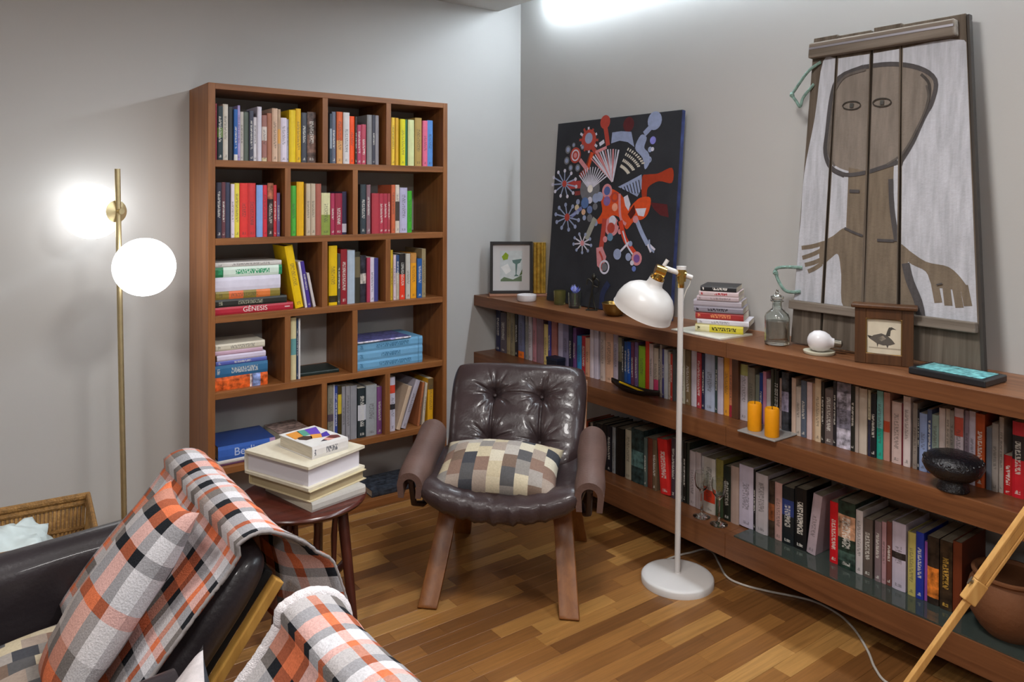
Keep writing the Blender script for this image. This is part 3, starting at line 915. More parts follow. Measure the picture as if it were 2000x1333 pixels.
CANVAS_ART = [
 ('p','#5c2428',[(0.8123,0.558),(0.9361,0.5483),(0.952,0.4866),(0.8938,0.4949),(0.8447,0.5242)]),
 ('c','#5c2428',(0.6165,0.9545),0.0423),
 ('c','#b9483c',(0.426,0.9805),0.041),
 ('s','#b9483c',[(0.4286,0.957),(0.4445,0.9097),(0.4611,0.8537)],0.0333),
 ('s','#8a3424',[(0.2379,0.6969),(0.2888,0.7322),(0.3327,0.8228)],0.0385),
 ('s','#dc5428',[(0.3026,0.7318),(0.3327,0.8228)],0.0231),
 ('s','#b9483c',[(0.3496,0.8889),(0.377,0.8874)],0.0154),
 ('s','#d8d8ea',[(0.345,0.8658),(0.37,0.853)],0.0154),
 ('s','#b9483c',[(0.3268,0.8497),(0.343,0.8289)],0.0154),
 ('s','#d8d8ea',[(0.2999,0.8447),(0.3028,0.8214)],0.0154),
 ('s','#b9483c',[(0.2714,0.8523),(0.2599,0.8326)],0.0154),
 ('s','#d8d8ea',[(0.2487,0.8706),(0.2258,0.8599)],0.0154),
 ('s','#b9483c',[(0.2382,0.8947),(0.2099,0.8962)],0.0154),
 ('s','#d8d8ea',[(0.2428,0.9181),(0.2168,0.9314)],0.0154),
 ('s','#b9483c',[(0.2613,0.9344),(0.2447,0.9559)],0.0154),
 ('s','#d8d8ea',[(0.2886,0.9391),(0.2858,0.9629)],0.0154),
 ('s','#b9483c',[(0.3172,0.9311),(0.3287,0.9508)],0.0154),
 ('s','#d8d8ea',[(0.3395,0.9127),(0.362,0.9232)],0.0154),
 ('c','#b9483c',(0.2943,0.8918),0.0641),
 ('c','#9aa8cc',(0.2932,0.9012),0.0333),
 ('s','#b9483c',[(0.3295,0.8508),(0.405,0.7831),(0.4663,0.7085)],0.0282),
 ('s','#d8929a',[(0.3601,0.8216),(0.4515,0.845)],0.0179),
 ('p','#9aa8cc',[(0.4897,0.921),(0.5615,0.9233),(0.6419,0.915),(0.6719,0.8364),(0.6187,0.864),(0.5534,0.8746),(0.4865,0.8634)]),
 ('s','#d8d8ea',[(0.3894,0.8618),(0.4278,0.8783)],0.0231),
 ('c','#9aa8cc',(0.8123,0.96),0.0513),
 ('s','#9aa8cc',[(0.7878,0.9305),(0.7413,0.8977)],0.0333),
 ('p','#9aa8cc',[(0.7167,0.8946),(0.7614,0.8789),(0.747,0.831),(0.7799,0.8032),(0.7957,0.7591),(0.7625,0.7213),(0.7392,0.7787),(0.6787,0.8298)]),
 ('c','#8c8ce0',(0.8079,0.8632),0.0218),
 ('c','#9aa8cc',(0.7909,0.8185),0.0154),
 ('c','#d8d8ea',(0.809,0.8194),0.0115),
 ('r','#9aa8cc',(0.7889,0.768),0.0179,0.0077),
 ('c','#74767e',(0.1121,0.8468),0.0256),
 ('c','#9aa8cc',(0.1121,0.8468),0.0154),
 ('c','#74767e',(0.106,0.7853),0.0244),
 ('c','#9aa8cc',(0.106,0.7853),0.0146),
 ('c','#74767e',(0.1473,0.7443),0.0205),
 ('c','#9aa8cc',(0.1473,0.7443),0.0123),
 ('c','#74767e',(0.2112,0.7422),0.0231),
 ('c','#9aa8cc',(0.2112,0.7422),0.0138),
 ('c','#74767e',(0.1621,0.8701),0.0154),
 ('c','#9aa8cc',(0.1621,0.8701),0.0092),
 ('c','#74767e',(0.2432,0.8549),0.0154),
 ('c','#9aa8cc',(0.2432,0.8549),0.0092),
 ('c','#b9483c',(0.1838,0.8124),0.0487),
 ('r','#d8d8ea',(0.1838,0.8124),0.0359,0.009),
 ('c','#d8929a',(0.1838,0.8124),0.0154),
 ('s','#d8929a',[(0.2267,0.7854),(0.3031,0.7272)],0.0282),
 ('s','#b84442',[(0.1319,0.6468),(0.2506,0.6507)],0.0462),
 ('s','#9aa8cc',[(0.0992,0.6559),(0.2096,0.6392)],0.009),
 ('c','#d8d8ea',(0.2096,0.6392),0.0115),
 ('s','#9aa8cc',[(0.0992,0.6559),(0.1855,0.604)],0.009),
 ('c','#d8d8ea',(0.1855,0.604),0.0115),
 ('s','#9aa8cc',[(0.0992,0.6559),(0.1341,0.5849)],0.009),
 ('c','#d8d8ea',(0.1341,0.5849),0.0115),
 ('s','#9aa8cc',[(0.0992,0.6559),(0.071,0.5881)],0.009),
 ('c','#d8d8ea',(0.071,0.5881),0.0115),
 ('s','#9aa8cc',[(0.0992,0.6559),(0.0159,0.6131)],0.009),
 ('c','#d8d8ea',(0.0159,0.6131),0.0115),
 ('s','#9aa8cc',[(0.0992,0.6559),(-0.0132,0.6521)],0.009),
 ('c','#d8d8ea',(-0.0132,0.6521),0.0115),
 ('s','#9aa8cc',[(0.0992,0.6559),(-0.0063,0.6927)],0.009),
 ('c','#d8d8ea',(-0.0063,0.6927),0.0115),
 ('s','#9aa8cc',[(0.0992,0.6559),(0.0346,0.7214)],0.009),
 ('c','#d8d8ea',(0.0346,0.7214),0.0115),
 ('s','#9aa8cc',[(0.0992,0.6559),(0.0956,0.7289)],0.009),
 ('c','#d8d8ea',(0.0956,0.7289),0.0115),
 ('s','#9aa8cc',[(0.0992,0.6559),(0.1569,0.7132)],0.009),
 ('c','#d8d8ea',(0.1569,0.7132),0.0115),
 ('s','#9aa8cc',[(0.0992,0.6559),(0.1991,0.6798)],0.009),
 ('c','#d8d8ea',(0.1991,0.6798),0.0115),
 ('c','#b9483c',(0.0992,0.6559),0.0205),
 ('s','#8a3a38',[(0.2014,0.6014),(0.2495,0.6051)],0.0256),
 ('c','#74767e',(0.3316,0.6263),0.0846),
 ('s','#d8d8ea',[(0.3112,0.6361),(0.2304,0.701)],0.0077),
 ('s','#d8d8ea',[(0.3136,0.6385),(0.2433,0.7139)],0.0077),
 ('s','#d8d8ea',[(0.3167,0.6406),(0.2596,0.7249)],0.0077),
 ('s','#d8d8ea',[(0.3203,0.6423),(0.2788,0.7336)],0.0077),
 ('s','#d8d8ea',[(0.3243,0.6435),(0.3003,0.7398)],0.0077),
 ('s','#d8d8ea',[(0.3287,0.6442),(0.3234,0.7433)],0.0077),
 ('s','#d8d8ea',[(0.3332,0.6444),(0.3475,0.744)],0.0077),
 ('s','#d8d8ea',[(0.3379,0.6441),(0.3718,0.742)],0.0077),
 ('s','#d8d8ea',[(0.3424,0.6432),(0.3955,0.7372)],0.0077),
 ('s','#d8d8ea',[(0.3468,0.6419),(0.4181,0.73)],0.0077),
 ('s','#d8d8ea',[(0.3508,0.6401),(0.4389,0.7204)],0.0077),
 ('s','#d8d8ea',[(0.3544,0.6379),(0.4573,0.7088)],0.0077),
 ('s','#d8d8ea',[(0.3574,0.6354),(0.4729,0.6956)],0.0077),
 ('c','#f0ece8',(0.3343,0.6263),0.0231),
 ('s','#d8929a',[(0.5168,0.6626),(0.3249,0.791)],0.0077),
 ('s','#d8d8ea',[(0.5168,0.6626),(0.341,0.8009)],0.0128),
 ('s','#d8d8ea',[(0.5168,0.6626),(0.3586,0.8096)],0.0077),
 ('s','#d8929a',[(0.5168,0.6626),(0.3774,0.8171)],0.0128),
 ('s','#d8d8ea',[(0.5168,0.6626),(0.3973,0.8233)],0.0077),
 ('s','#d8d8ea',[(0.5168,0.6626),(0.4181,0.8281)],0.0128),
 ('s','#d8929a',[(0.5168,0.6626),(0.4396,0.8315)],0.0077),
 ('s','#d8d8ea',[(0.5168,0.6626),(0.4617,0.8335)],0.0128),
 ('s','#d8d8ea',[(0.5168,0.6626),(0.4841,0.8341)],0.0077),
 ('s','#d8929a',[(0.5168,0.6626),(0.5066,0.8333)],0.0128),
 ('s','#d8d8ea',[(0.5168,0.6626),(0.5291,0.831)],0.0077),
 ('s','#d8d8ea',[(0.5168,0.6626),(0.5513,0.8275)],0.0128),
 ('s','#d8d4c8',[(0.5732,0.7349),(0.5829,0.7497)],0.009),
 ('s','#d8d4c8',[(0.5894,0.764),(0.5992,0.7781)],0.009),
 ('s','#d8d4c8',[(0.6066,0.7948),(0.6164,0.8081)],0.009),
 ('s','#d8d4c8',[(0.6209,0.8204),(0.6308,0.8331)],0.009),
 ('s','#d8d4c8',[(0.5812,0.732),(0.5928,0.7458)],0.009),
 ('s','#d8d4c8',[(0.6005,0.7599),(0.6121,0.7729)],0.009),
 ('s','#d8d4c8',[(0.6208,0.7894),(0.6325,0.8016)],0.009),
 ('s','#d8d4c8',[(0.6377,0.814),(0.6495,0.8254)],0.009),
 ('s','#d8d4c8',[(0.589,0.7287),(0.6023,0.7415)],0.009),
 ('s','#d8d4c8',[(0.6112,0.7554),(0.6245,0.7672)],0.009),
 ('s','#d8d4c8',[(0.6346,0.7835),(0.648,0.7944)],0.009),
 ('s','#d8d4c8',[(0.654,0.8069),(0.6675,0.817)],0.009),
 ('s','#d8d4c8',[(0.5965,0.7251),(0.6115,0.7367)],0.009),
 ('s','#d8d4c8',[(0.6214,0.7503),(0.6365,0.761)],0.009),
 ('s','#d8d4c8',[(0.6477,0.777),(0.6628,0.7865)],0.009),
 ('s','#d8d4c8',[(0.6696,0.7992),(0.6847,0.8078)],0.009),
 ('s','#d8d4c8',[(0.6037,0.7211),(0.6202,0.7317)],0.009),
 ('s','#d8d4c8',[(0.6312,0.7449),(0.6478,0.7543)],0.009),
 ('s','#d8d4c8',[(0.6603,0.7699),(0.6769,0.7781)],0.009),
 ('s','#d8d4c8',[(0.6844,0.7907),(0.7011,0.7979)],0.009),
 ('s','#d8d4c8',[(0.6105,0.7169),(0.6285,0.7262)],0.009),
 ('s','#d8d4c8',[(0.6405,0.739),(0.6586,0.7471)],0.009),
 ('s','#d8d4c8',[(0.6722,0.7624),(0.6903,0.7692)],0.009),
 ('s','#d8d4c8',[(0.6984,0.7817),(0.7165,0.7874)],0.009),
 ('s','#d8d4c8',[(0.6168,0.7124),(0.6363,0.7205)],0.009),
 ('s','#d8d4c8',[(0.6492,0.7328),(0.6687,0.7396)],0.009),
 ('s','#d8d4c8',[(0.6833,0.7543),(0.7028,0.7597)],0.009),
 ('s','#d8d4c8',[(0.7116,0.7721),(0.731,0.7764)],0.009),
 ('s','#d8d4c8',[(0.6228,0.7077),(0.6435,0.7144)],0.009),
 ('s','#d8d4c8',[(0.6573,0.7263),(0.6781,0.7317)],0.009),
 ('s','#d8d4c8',[(0.6937,0.7458),(0.7144,0.7498)],0.009),
 ('s','#d8d4c8',[(0.7238,0.762),(0.7445,0.7648)],0.009),
 ('s','#d8d4c8',[(0.6283,0.7027),(0.6502,0.7081)],0.009),
 ('s','#d8d4c8',[(0.6648,0.7194),(0.6867,0.7234)],0.009),
 ('s','#d8d4c8',[(0.7032,0.7369),(0.7251,0.7395)],0.009),
 ('s','#d8d4c8',[(0.735,0.7515),(0.7568,0.7528)],0.009),
 ('p','#9aa8cc',[(0.5646,0.635),(0.6382,0.6596),(0.7402,0.696),(0.7519,0.6311),(0.7194,0.5846),(0.6427,0.6117)]),
 ('s','#22242a',[(0.5906,0.6301),(0.6116,0.6097)],0.0064),
 ('s','#22242a',[(0.6127,0.6367),(0.6344,0.6075)],0.0064),
 ('s','#22242a',[(0.6347,0.6432),(0.657,0.6054)],0.0064),
 ('s','#22242a',[(0.6566,0.6496),(0.6796,0.6033)],0.0064),
 ('s','#22242a',[(0.6784,0.6561),(0.702,0.6012)],0.0064),
 ('s','#22242a',[(0.7001,0.6625),(0.7242,0.5991)],0.0064),
 ('s','#22242a',[(0.7217,0.6688),(0.7464,0.597)],0.0064),
 ('p','#a83c22',[(0.7474,0.6828),(0.7829,0.6947),(0.8605,0.6984),(0.956,0.7234),(0.961,0.6518),(0.8693,0.6608),(0.7943,0.6302),(0.7866,0.5794),(0.7536,0.5841)]),
 ('p','#dc5428',[(0.4745,0.6325),(0.594,0.5952),(0.6567,0.5297),(0.6976,0.555),(0.7442,0.58),(0.8165,0.579),(0.8101,0.5119),(0.7715,0.4743),(0.7061,0.4617),(0.6512,0.4193),(0.6065,0.4701),(0.5352,0.4873),(0.4561,0.4439),(0.403,0.4507),(0.4493,0.5049),(0.4299,0.5844)]),
 ('p','#d8d8ea',[(0.6143,0.5818),(0.6444,0.5944),(0.6712,0.5467),(0.6584,0.5126),(0.631,0.5385)]),
 ('p','#d8d8ea',[(0.7101,0.5251),(0.7908,0.5288),(0.7764,0.4869),(0.7338,0.4912)]),
 ('p','#5a1e18',[(0.6538,0.4956),(0.6984,0.5465),(0.7145,0.5039),(0.6809,0.4701)]),
 ('c','#d8929a',(0.5347,0.4313),0.0564),
 ('c','#d8d8ea',(0.5379,0.4614),0.0282),
 ('c','#b9483c',(0.5292,0.4227),0.0308),
 ('r','#b9483c',(0.5444,0.5828),0.0308,0.0128),
 ('c','#d8929a',(0.479,0.6147),0.041),
 ('c','#5a6aa8',(0.479,0.6147),0.0256),
 ('c','#8a6aa8',(0.4822,0.5617),0.0282),
 ('s','#d8929a',[(0.5809,0.5997),(0.5993,0.4786),(0.6463,0.4446)],0.0179),
 ('c','#22242a',(0.5898,0.4487),0.0154),
 ('c','#f0a890',(0.5498,0.5305),0.0231),
 ('c','#9aa8cc',(0.2351,0.5554),0.0167),
 ('c','#e0b89a',(0.2899,0.5011),0.0179),
 ('c','#d8d8ea',(0.3389,0.5651),0.0205),
 ('c','#9aa8cc',(0.3885,0.5761),0.0282),
 ('c','#9aa8cc',(0.4207,0.5846),0.0282),
 ('c','#d8c8a8',(0.2295,0.5238),0.0192),
 ('c','#5a78b0',(0.2974,0.5503),0.0333),
 ('c','#9aa8cc',(0.3005,0.4699),0.0154),
 ('c','#7084b8',(0.3423,0.5142),0.0231),
 ('c','#74767e',(0.387,0.5317),0.0205),
 ('c','#9aa8cc',(0.4012,0.4437),0.0167),
 ('c','#74767e',(0.3476,0.4699),0.0231),
 ('s','#7c84c0',[(0.1832,0.4744),(0.2735,0.5236)],0.0231),
 ('s','#9aa8cc',[(0.146,0.4698),(0.2512,0.4564)],0.009),
 ('c','#9aa8cc',(0.2512,0.4564),0.0128),
 ('s','#9aa8cc',[(0.146,0.4698),(0.2242,0.4198)],0.009),
 ('c','#9aa8cc',(0.2242,0.4198),0.0128),
 ('s','#9aa8cc',[(0.146,0.4698),(0.1673,0.402)],0.009),
 ('c','#9aa8cc',(0.1673,0.402),0.0128),
 ('s','#9aa8cc',[(0.146,0.4698),(0.1015,0.4098)],0.009),
 ('c','#9aa8cc',(0.1015,0.4098),0.0128),
 ('s','#9aa8cc',[(0.146,0.4698),(0.0518,0.4409)],0.009),
 ('c','#9aa8cc',(0.0518,0.4409),0.0128),
 ('s','#9aa8cc',[(0.146,0.4698),(0.0379,0.4837)],0.009),
 ('c','#9aa8cc',(0.0379,0.4837),0.0128),
 ('s','#9aa8cc',[(0.146,0.4698),(0.0658,0.5212)],0.009),
 ('c','#9aa8cc',(0.0658,0.5212),0.0128),
 ('s','#9aa8cc',[(0.146,0.4698),(0.1244,0.5387)],0.009),
 ('c','#9aa8cc',(0.1244,0.5387),0.0128),
 ('s','#9aa8cc',[(0.146,0.4698),(0.1904,0.5297)],0.009),
 ('c','#9aa8cc',(0.1904,0.5297),0.0128),
 ('s','#9aa8cc',[(0.146,0.4698),(0.2385,0.4982)],0.009),
 ('c','#9aa8cc',(0.2385,0.4982),0.0128),
 ('c','#b9483c',(0.146,0.4698),0.0231),
 ('s','#a2a49c',[(0.3942,0.47),(0.328,0.3557)],0.0385),
 ('s','#d8d8ea',[(0.2973,0.3334),(0.3741,0.3248)],0.009),
 ('c','#9aa8cc',(0.3741,0.3248),0.0103),
 ('s','#d8d8ea',[(0.2973,0.3334),(0.3503,0.2951)],0.009),
 ('c','#9aa8cc',(0.3503,0.2951),0.0103),
 ('s','#d8d8ea',[(0.2973,0.3334),(0.3016,0.283)],0.009),
 ('c','#9aa8cc',(0.3016,0.283),0.0103),
 ('s','#d8d8ea',[(0.2973,0.3334),(0.2503,0.2945)],0.009),
 ('c','#9aa8cc',(0.2503,0.2945),0.0103),
 ('s','#d8d8ea',[(0.2973,0.3334),(0.2205,0.3245)],0.009),
 ('c','#9aa8cc',(0.2205,0.3245),0.0103),
 ('s','#d8d8ea',[(0.2973,0.3334),(0.2268,0.3589)],0.009),
 ('c','#9aa8cc',(0.2268,0.3589),0.0103),
 ('s','#d8d8ea',[(0.2973,0.3334),(0.2663,0.3812)],0.009),
 ('c','#9aa8cc',(0.2663,0.3812),0.0103),
 ('s','#d8d8ea',[(0.2973,0.3334),(0.3199,0.3809)],0.009),
 ('c','#9aa8cc',(0.3199,0.3809),0.0103),
 ('s','#d8d8ea',[(0.2973,0.3334),(0.3622,0.3586)],0.009),
 ('c','#9aa8cc',(0.3622,0.3586),0.0103),
 ('c','#d8929a',(0.2973,0.3334),0.0167),
 ('s','#b9483c',[(0.4727,0.47),(0.4684,0.3921),(0.4586,0.3063)],0.0359),
 ('p','#d8929a',[(0.4188,0.3141),(0.4695,0.3236),(0.507,0.2736),(0.4836,0.1972),(0.436,0.2209)]),
 ('s','#b9483c',[(0.4467,0.2975),(0.4771,0.2559),(0.4645,0.1966)],0.0128),
 ('r','#d8d8ea',(0.4965,0.2186),0.041,0.0115),
 ('c','#74767e',(0.4965,0.2186),0.0231),
 ('c','#6c90b0',(0.5278,0.3757),0.0231),
 ('c','#d8929a',(0.4884,0.3624),0.0179),
 ('c','#d8929a',(0.6028,0.4062),0.0154),
 ('s','#d4482e',[(0.601,0.4615),(0.6474,0.3688),(0.7396,0.2918)],0.0333),
 ('s','#d8d8ea',[(0.6248,0.4107),(0.669,0.3357),(0.7347,0.2794)],0.0103),
 ('r','#d8929a',(0.7432,0.278),0.0385,0.0154),
 ('c','#8058a0',(0.7432,0.278),0.0231),
 ('s','#d8d8ea',[(0.6792,0.3567),(0.5993,0.2926)],0.0128),
 ('c','#9aa8cc',(0.5933,0.2908),0.0308),
 ('c','#9aa8cc',(0.6802,0.2821),0.0218),
 ('c','#d8d8ea',(0.7106,0.2542),0.0141),
 ('c','#6a80c8',(0.7276,0.2262),0.0154),
 ('c','#9aa8cc',(0.6898,0.3486),0.0154),
 ('s','#9aa8cc',[(0.7236,0.4701),(0.7716,0.4036),(0.8176,0.3507)],0.0282),
 ('s','#d8d8ea',[(0.8176,0.3507),(0.844,0.3146)],0.0128),
 ('s','#d8d8ea',[(0.8231,0.3549),(0.872,0.3273)],0.0128),
 ('s','#9aa8cc',[(0.8273,0.3754),(0.8362,0.3388),(0.8672,0.3151)],0.0103),
 ('c','#d8929a',(0.7174,0.4718),0.0205),
 ('s','#2c3454',[(0.5403,0.1413),(0.4965,0.0816),(0.4931,-0.0004)],0.0385),
]
PANEL_ART = [
 ('p','#b6b8c0',[(0.0843,0.9203),(0.2027,0.9213),(0.4422,0.9206),(0.5923,0.922),(0.9832,0.9195),(0.9996,0.7974),(1.0123,0.6452),(1.0063,0.3389),(0.9983,0.13),(0.7509,0.13),(0.4133,0.1277),(0.0208,0.1146),(-0.0067,0.241),(0.0061,0.3939),(0.005,0.5567),(0.0519,0.7402)]),
 ('s','#6a625c',[(0.2274,0.8527),(0.3725,0.8718),(0.567,0.8675),(0.7196,0.8382)],0.0145),
 ('p','#7f766e',[(0.1673,0.7983),(0.2265,0.8631),(0.372,0.882),(0.5495,0.8781),(0.7363,0.8474),(0.817,0.8068),(0.7743,0.7283),(0.7088,0.6652),(0.6199,0.603),(0.5061,0.5718),(0.4067,0.5564),(0.2692,0.565),(0.1685,0.6037),(0.1469,0.6896)]),
 ('p','#766a5c',[(0.3034,0.5714),(0.4234,0.5582),(0.5796,0.5808),(0.5734,0.4559),(0.5982,0.3461),(0.4008,0.3568),(0.3042,0.3793)]),
 ('p','#766a5c',[(0.3039,0.3835),(0.4004,0.3626),(0.5982,0.3485),(0.6964,0.3045),(0.6635,0.2895),(0.6544,0.251),(0.7095,0.194),(0.7369,0.1321),(0.5192,0.1275),(0.3169,0.1301),(0.2876,0.2364),(0.2628,0.298),(0.2177,0.2834),(0.1698,0.2623),(0.1451,0.2875),(0.154,0.3292),(0.2275,0.3564)]),
 ('s','#766a5c',[(0.1708,0.3314),(0.0995,0.3188),(0.0267,0.3112)],0.0242),
 ('s','#766a5c',[(0.1645,0.3104),(0.1011,0.2922),(0.0364,0.2789)],0.0242),
 ('s','#766a5c',[(0.1727,0.2819),(0.1153,0.2668),(0.0568,0.2565)],0.0242),
 ('s','#766a5c',[(0.1644,0.2653),(0.1226,0.2483),(0.08,0.2362)],0.0242),
 ('p','#766a5c',[(0.6486,0.3279),(0.7551,0.2943),(0.8697,0.2834),(0.9373,0.2478),(0.9559,0.2198),(0.8665,0.223),(0.7892,0.2269),(0.7544,0.2663),(0.6665,0.2896)]),
 ('s','#766a5c',[(0.7968,0.2419),(0.8157,0.181)],0.0387),
 ('s','#766a5c',[(0.8534,0.2406),(0.8641,0.1763)],0.0387),
 ('s','#766a5c',[(0.8983,0.2425),(0.916,0.1739)],0.0387),
 ('s','#766a5c',[(0.9393,0.237),(0.9557,0.1809)],0.0387),
 ('s','#504d4e',[(0.372,0.882),(0.2083,0.8585),(0.1617,0.7984),(0.1469,0.6896),(0.1431,0.6225),(0.1896,0.5712),(0.2793,0.5469)],0.0274),
 ('s','#504d4e',[(0.372,0.882),(0.5495,0.8801),(0.7199,0.8577),(0.8174,0.8162),(0.7992,0.7556),(0.7498,0.7103),(0.6845,0.6384),(0.62,0.5853)],0.0242),
 ('s','#4a4644',[(0.7361,0.8377),(0.7845,0.8028),(0.7665,0.7376),(0.7008,0.6653),(0.6361,0.603),(0.6201,0.5721)],0.0161),
 ('s','#504d4e',[(0.1807,0.5711),(0.2878,0.5487),(0.4068,0.5537),(0.5062,0.5674),(0.62,0.5853)],0.021),
 ('s','#6a645f',[(0.1813,0.7879),(0.1652,0.6894),(0.1648,0.6225),(0.212,0.5777)],0.0129),
 ('s','#5e5955',[(0.7682,0.8033),(0.7767,0.756),(0.7171,0.6833),(0.6328,0.6101),(0.5389,0.5763)],0.0113),
 ('s','#635d59',[(0.184,0.8182),(0.2491,0.8593),(0.3905,0.8733)],0.0145),
 ('s','#504d4e',[(0.5641,0.5326),(0.5735,0.4475),(0.6028,0.3486)],0.0274),
 ('s','#504d4e',[(0.6515,0.2853),(0.6736,0.2368),(0.7165,0.1797),(0.7327,0.134)],0.0419),
 ('s','#504d4e',[(0.2973,0.3816),(0.3511,0.3696),(0.4087,0.3595)],0.0129),
 ('s','#504d4e',[(0.4938,0.3488),(0.5874,0.349)],0.0145),
 ('s','#504d4e',[(0.3173,0.4972),(0.3798,0.4961)],0.0177),
 ('s','#3c3834',[(0.366,0.7642),(0.3586,0.758),(0.3374,0.7537),(0.308,0.7526),(0.2782,0.7548),(0.256,0.7599),(0.2474,0.7665),(0.255,0.7728),(0.2765,0.7771),(0.3062,0.7782),(0.336,0.7758),(0.3578,0.7707),(0.366,0.7642)],0.0065),
 ('s','#4a4a48',[(0.2945,0.7656),(0.3197,0.7651)],0.0242),
 ('s','#3c3834',[(0.5602,0.7641),(0.5528,0.7581),(0.5323,0.7539),(0.5042,0.7528),(0.4757,0.755),(0.4546,0.76),(0.4467,0.7664),(0.4541,0.7726),(0.475,0.7768),(0.5034,0.7778),(0.5318,0.7755),(0.5525,0.7705),(0.5602,0.7641)],0.0065),
 ('s','#4a4a48',[(0.4917,0.7655),(0.5158,0.765)],0.0242),
 ('s','#504d4e',[(0.8392,0.2364),(0.8107,0.2315)],0.0065),
]

# ------------------------------------------------------------------ books
m_cover = vcol_mat('book_cover', 0.42, 0.35, ink=True, var=0.05, vscale=40)
m_cover_pic = vcol_mat('book_cover_picture', 0.38, 0.35, ink=True, var=0.75, vscale=45)
m_page = mat('paper_pages', '#cfc6b4', 0.85, spec=0.1, var=0.12, vscale=14, stretch=(18, 1, 1))
m_page_d = mat('paper_pages_dark', '#8f8674', 0.85, spec=0.1, var=0.15, vscale=14, stretch=(18, 1, 1))  # darker page tone for books on the lowest wall shelf
brnd = random.Random(11)


def nth(i):
    w = ['first', 'second', 'third', 'fourth', 'fifth', 'sixth', 'seventh', 'eighth', 'ninth', 'tenth']
    if i <= 10:
        return w[i - 1]
    s = 'th' if 10 <= i % 100 <= 20 else {1: 'st', 2: 'nd', 3: 'rd'}.get(i % 10, 'th')
    return '%d%s' % (i, s)


def lum(c):
    return 0.2126 * c[0] + 0.7152 * c[1] + 0.0722 * c[2]


def book(label, origin, rz, lean, t, h, d, hexc, opts=None, group=None, pages=None, title=True, name='book', hard=None, over=None, board=None):
    """origin is the lower left front corner as seen facing the spine; lean tips the top to the right (90 = lying flat)"""
    opts = opts or {}
    base = hx(hexc)
    bands = [(a, b, hx(c)) for a, b, c in opts.get('k', [])]
    if 'ink' in opts:
        ink = hx(opts['ink'])[:3] + (1.0,)
    else:
        ink = ((0.62, 0.6, 0.55, 0.7) if lum(base) < 0.16 else (0.06, 0.055, 0.05, 0.5))
    title = title and ('ink' in opts or brnd.random() < 0.7)
    hard = (t > 0.024 and brnd.random() < 0.6) if hard is None else hard
    b = min(0.0026 if hard else 0.0012, t * 0.14)
    over = over or (0.003 if hard else 0.0)
    b = board or b
    bulge = min(0.003, t * 0.12)
    mb = MB()
    # spine, three columns, split where the print changes
    t0 = brnd.uniform(0.22, 0.4)
    t1 = brnd.uniform(0.62, 0.86)
    rows = sorted(set([0, 1, round(t0, 3), round(t1, 3), 0.05, 0.1] + [round(x, 3) for a, bb, c in bands for x in (a, bb)]))
    xs = [0, t * 0.26, t * 0.74, t]
    ys = [0, -bulge, -bulge, 0]
    for i in range(len(rows) - 1):
        mid = (rows[i] + rows[i + 1]) / 2
        col = base
        for a, bb, c in bands:
            if a <= mid <= bb:
                col = c
        for k in range(3):
            has = title and k == 1 and (t0 < mid < t1 or 0.05 < mid < 0.1)
            z0, z1 = rows[i] * h, rows[i + 1] * h
            mb.add([(xs[k], ys[k], z0), (xs[k + 1], ys[k + 1], z0), (xs[k + 1], ys[k + 1], z1), (xs[k], ys[k], z1)], [(0, 1, 2, 3)], col,
                   ink if has else (0, 0, 0, 0))
    n0 = len(mb.f)
    # spine inner face + ends
    mb.add([(0, 0, 0), (t, 0, 0), (t, 0.0015, 0), (0, 0.0015, 0), (0, 0, h), (t, 0, h), (t, 0.0015, h), (0, 0.0015, h)],
           [(0, 3, 2, 1), (4, 5, 6, 7), (2, 3, 7, 6)], base)
    mb.add([(xs[0], ys[0], 0), (xs[1], ys[1], 0), (xs[2], ys[2], 0), (xs[3], ys[3], 0)], [(3, 2, 1, 0)], base)
    mb.add([(xs[0], ys[0], h), (xs[1], ys[1], h), (xs[2], ys[2], h), (xs[3], ys[3], h)], [(0, 1, 2, 3)], base)
    side = hx(opts['side']) if 'side' in opts else base
    mb.box(0, b, 0, d, 0, h, side)
    mb.box(t - b, t, 0, d, 0, h, side)
    o = obj(name, mb, m_cover_pic if opts.get('pic') else m_cover, fixn=False)
    p = MB().box(b, t - b, 0.002, d - 0.002 - over, over, h - over - 0.0004)
    obj('page_block', p, pages or m_page, o, fixn=False)
    th = R(lean)
    lift = max(0, t * math.sin(th)) if lean > 0 else 0
    o.matrix_world = Matrix.Translation((origin[0], origin[1], origin[2] + lift + 0.0003)) @ Matrix.Rotation(rz, 4, 'Z') @ Matrix.Rotation(th, 4, 'Y')
    tag(o, label, 'book', group)
    return o


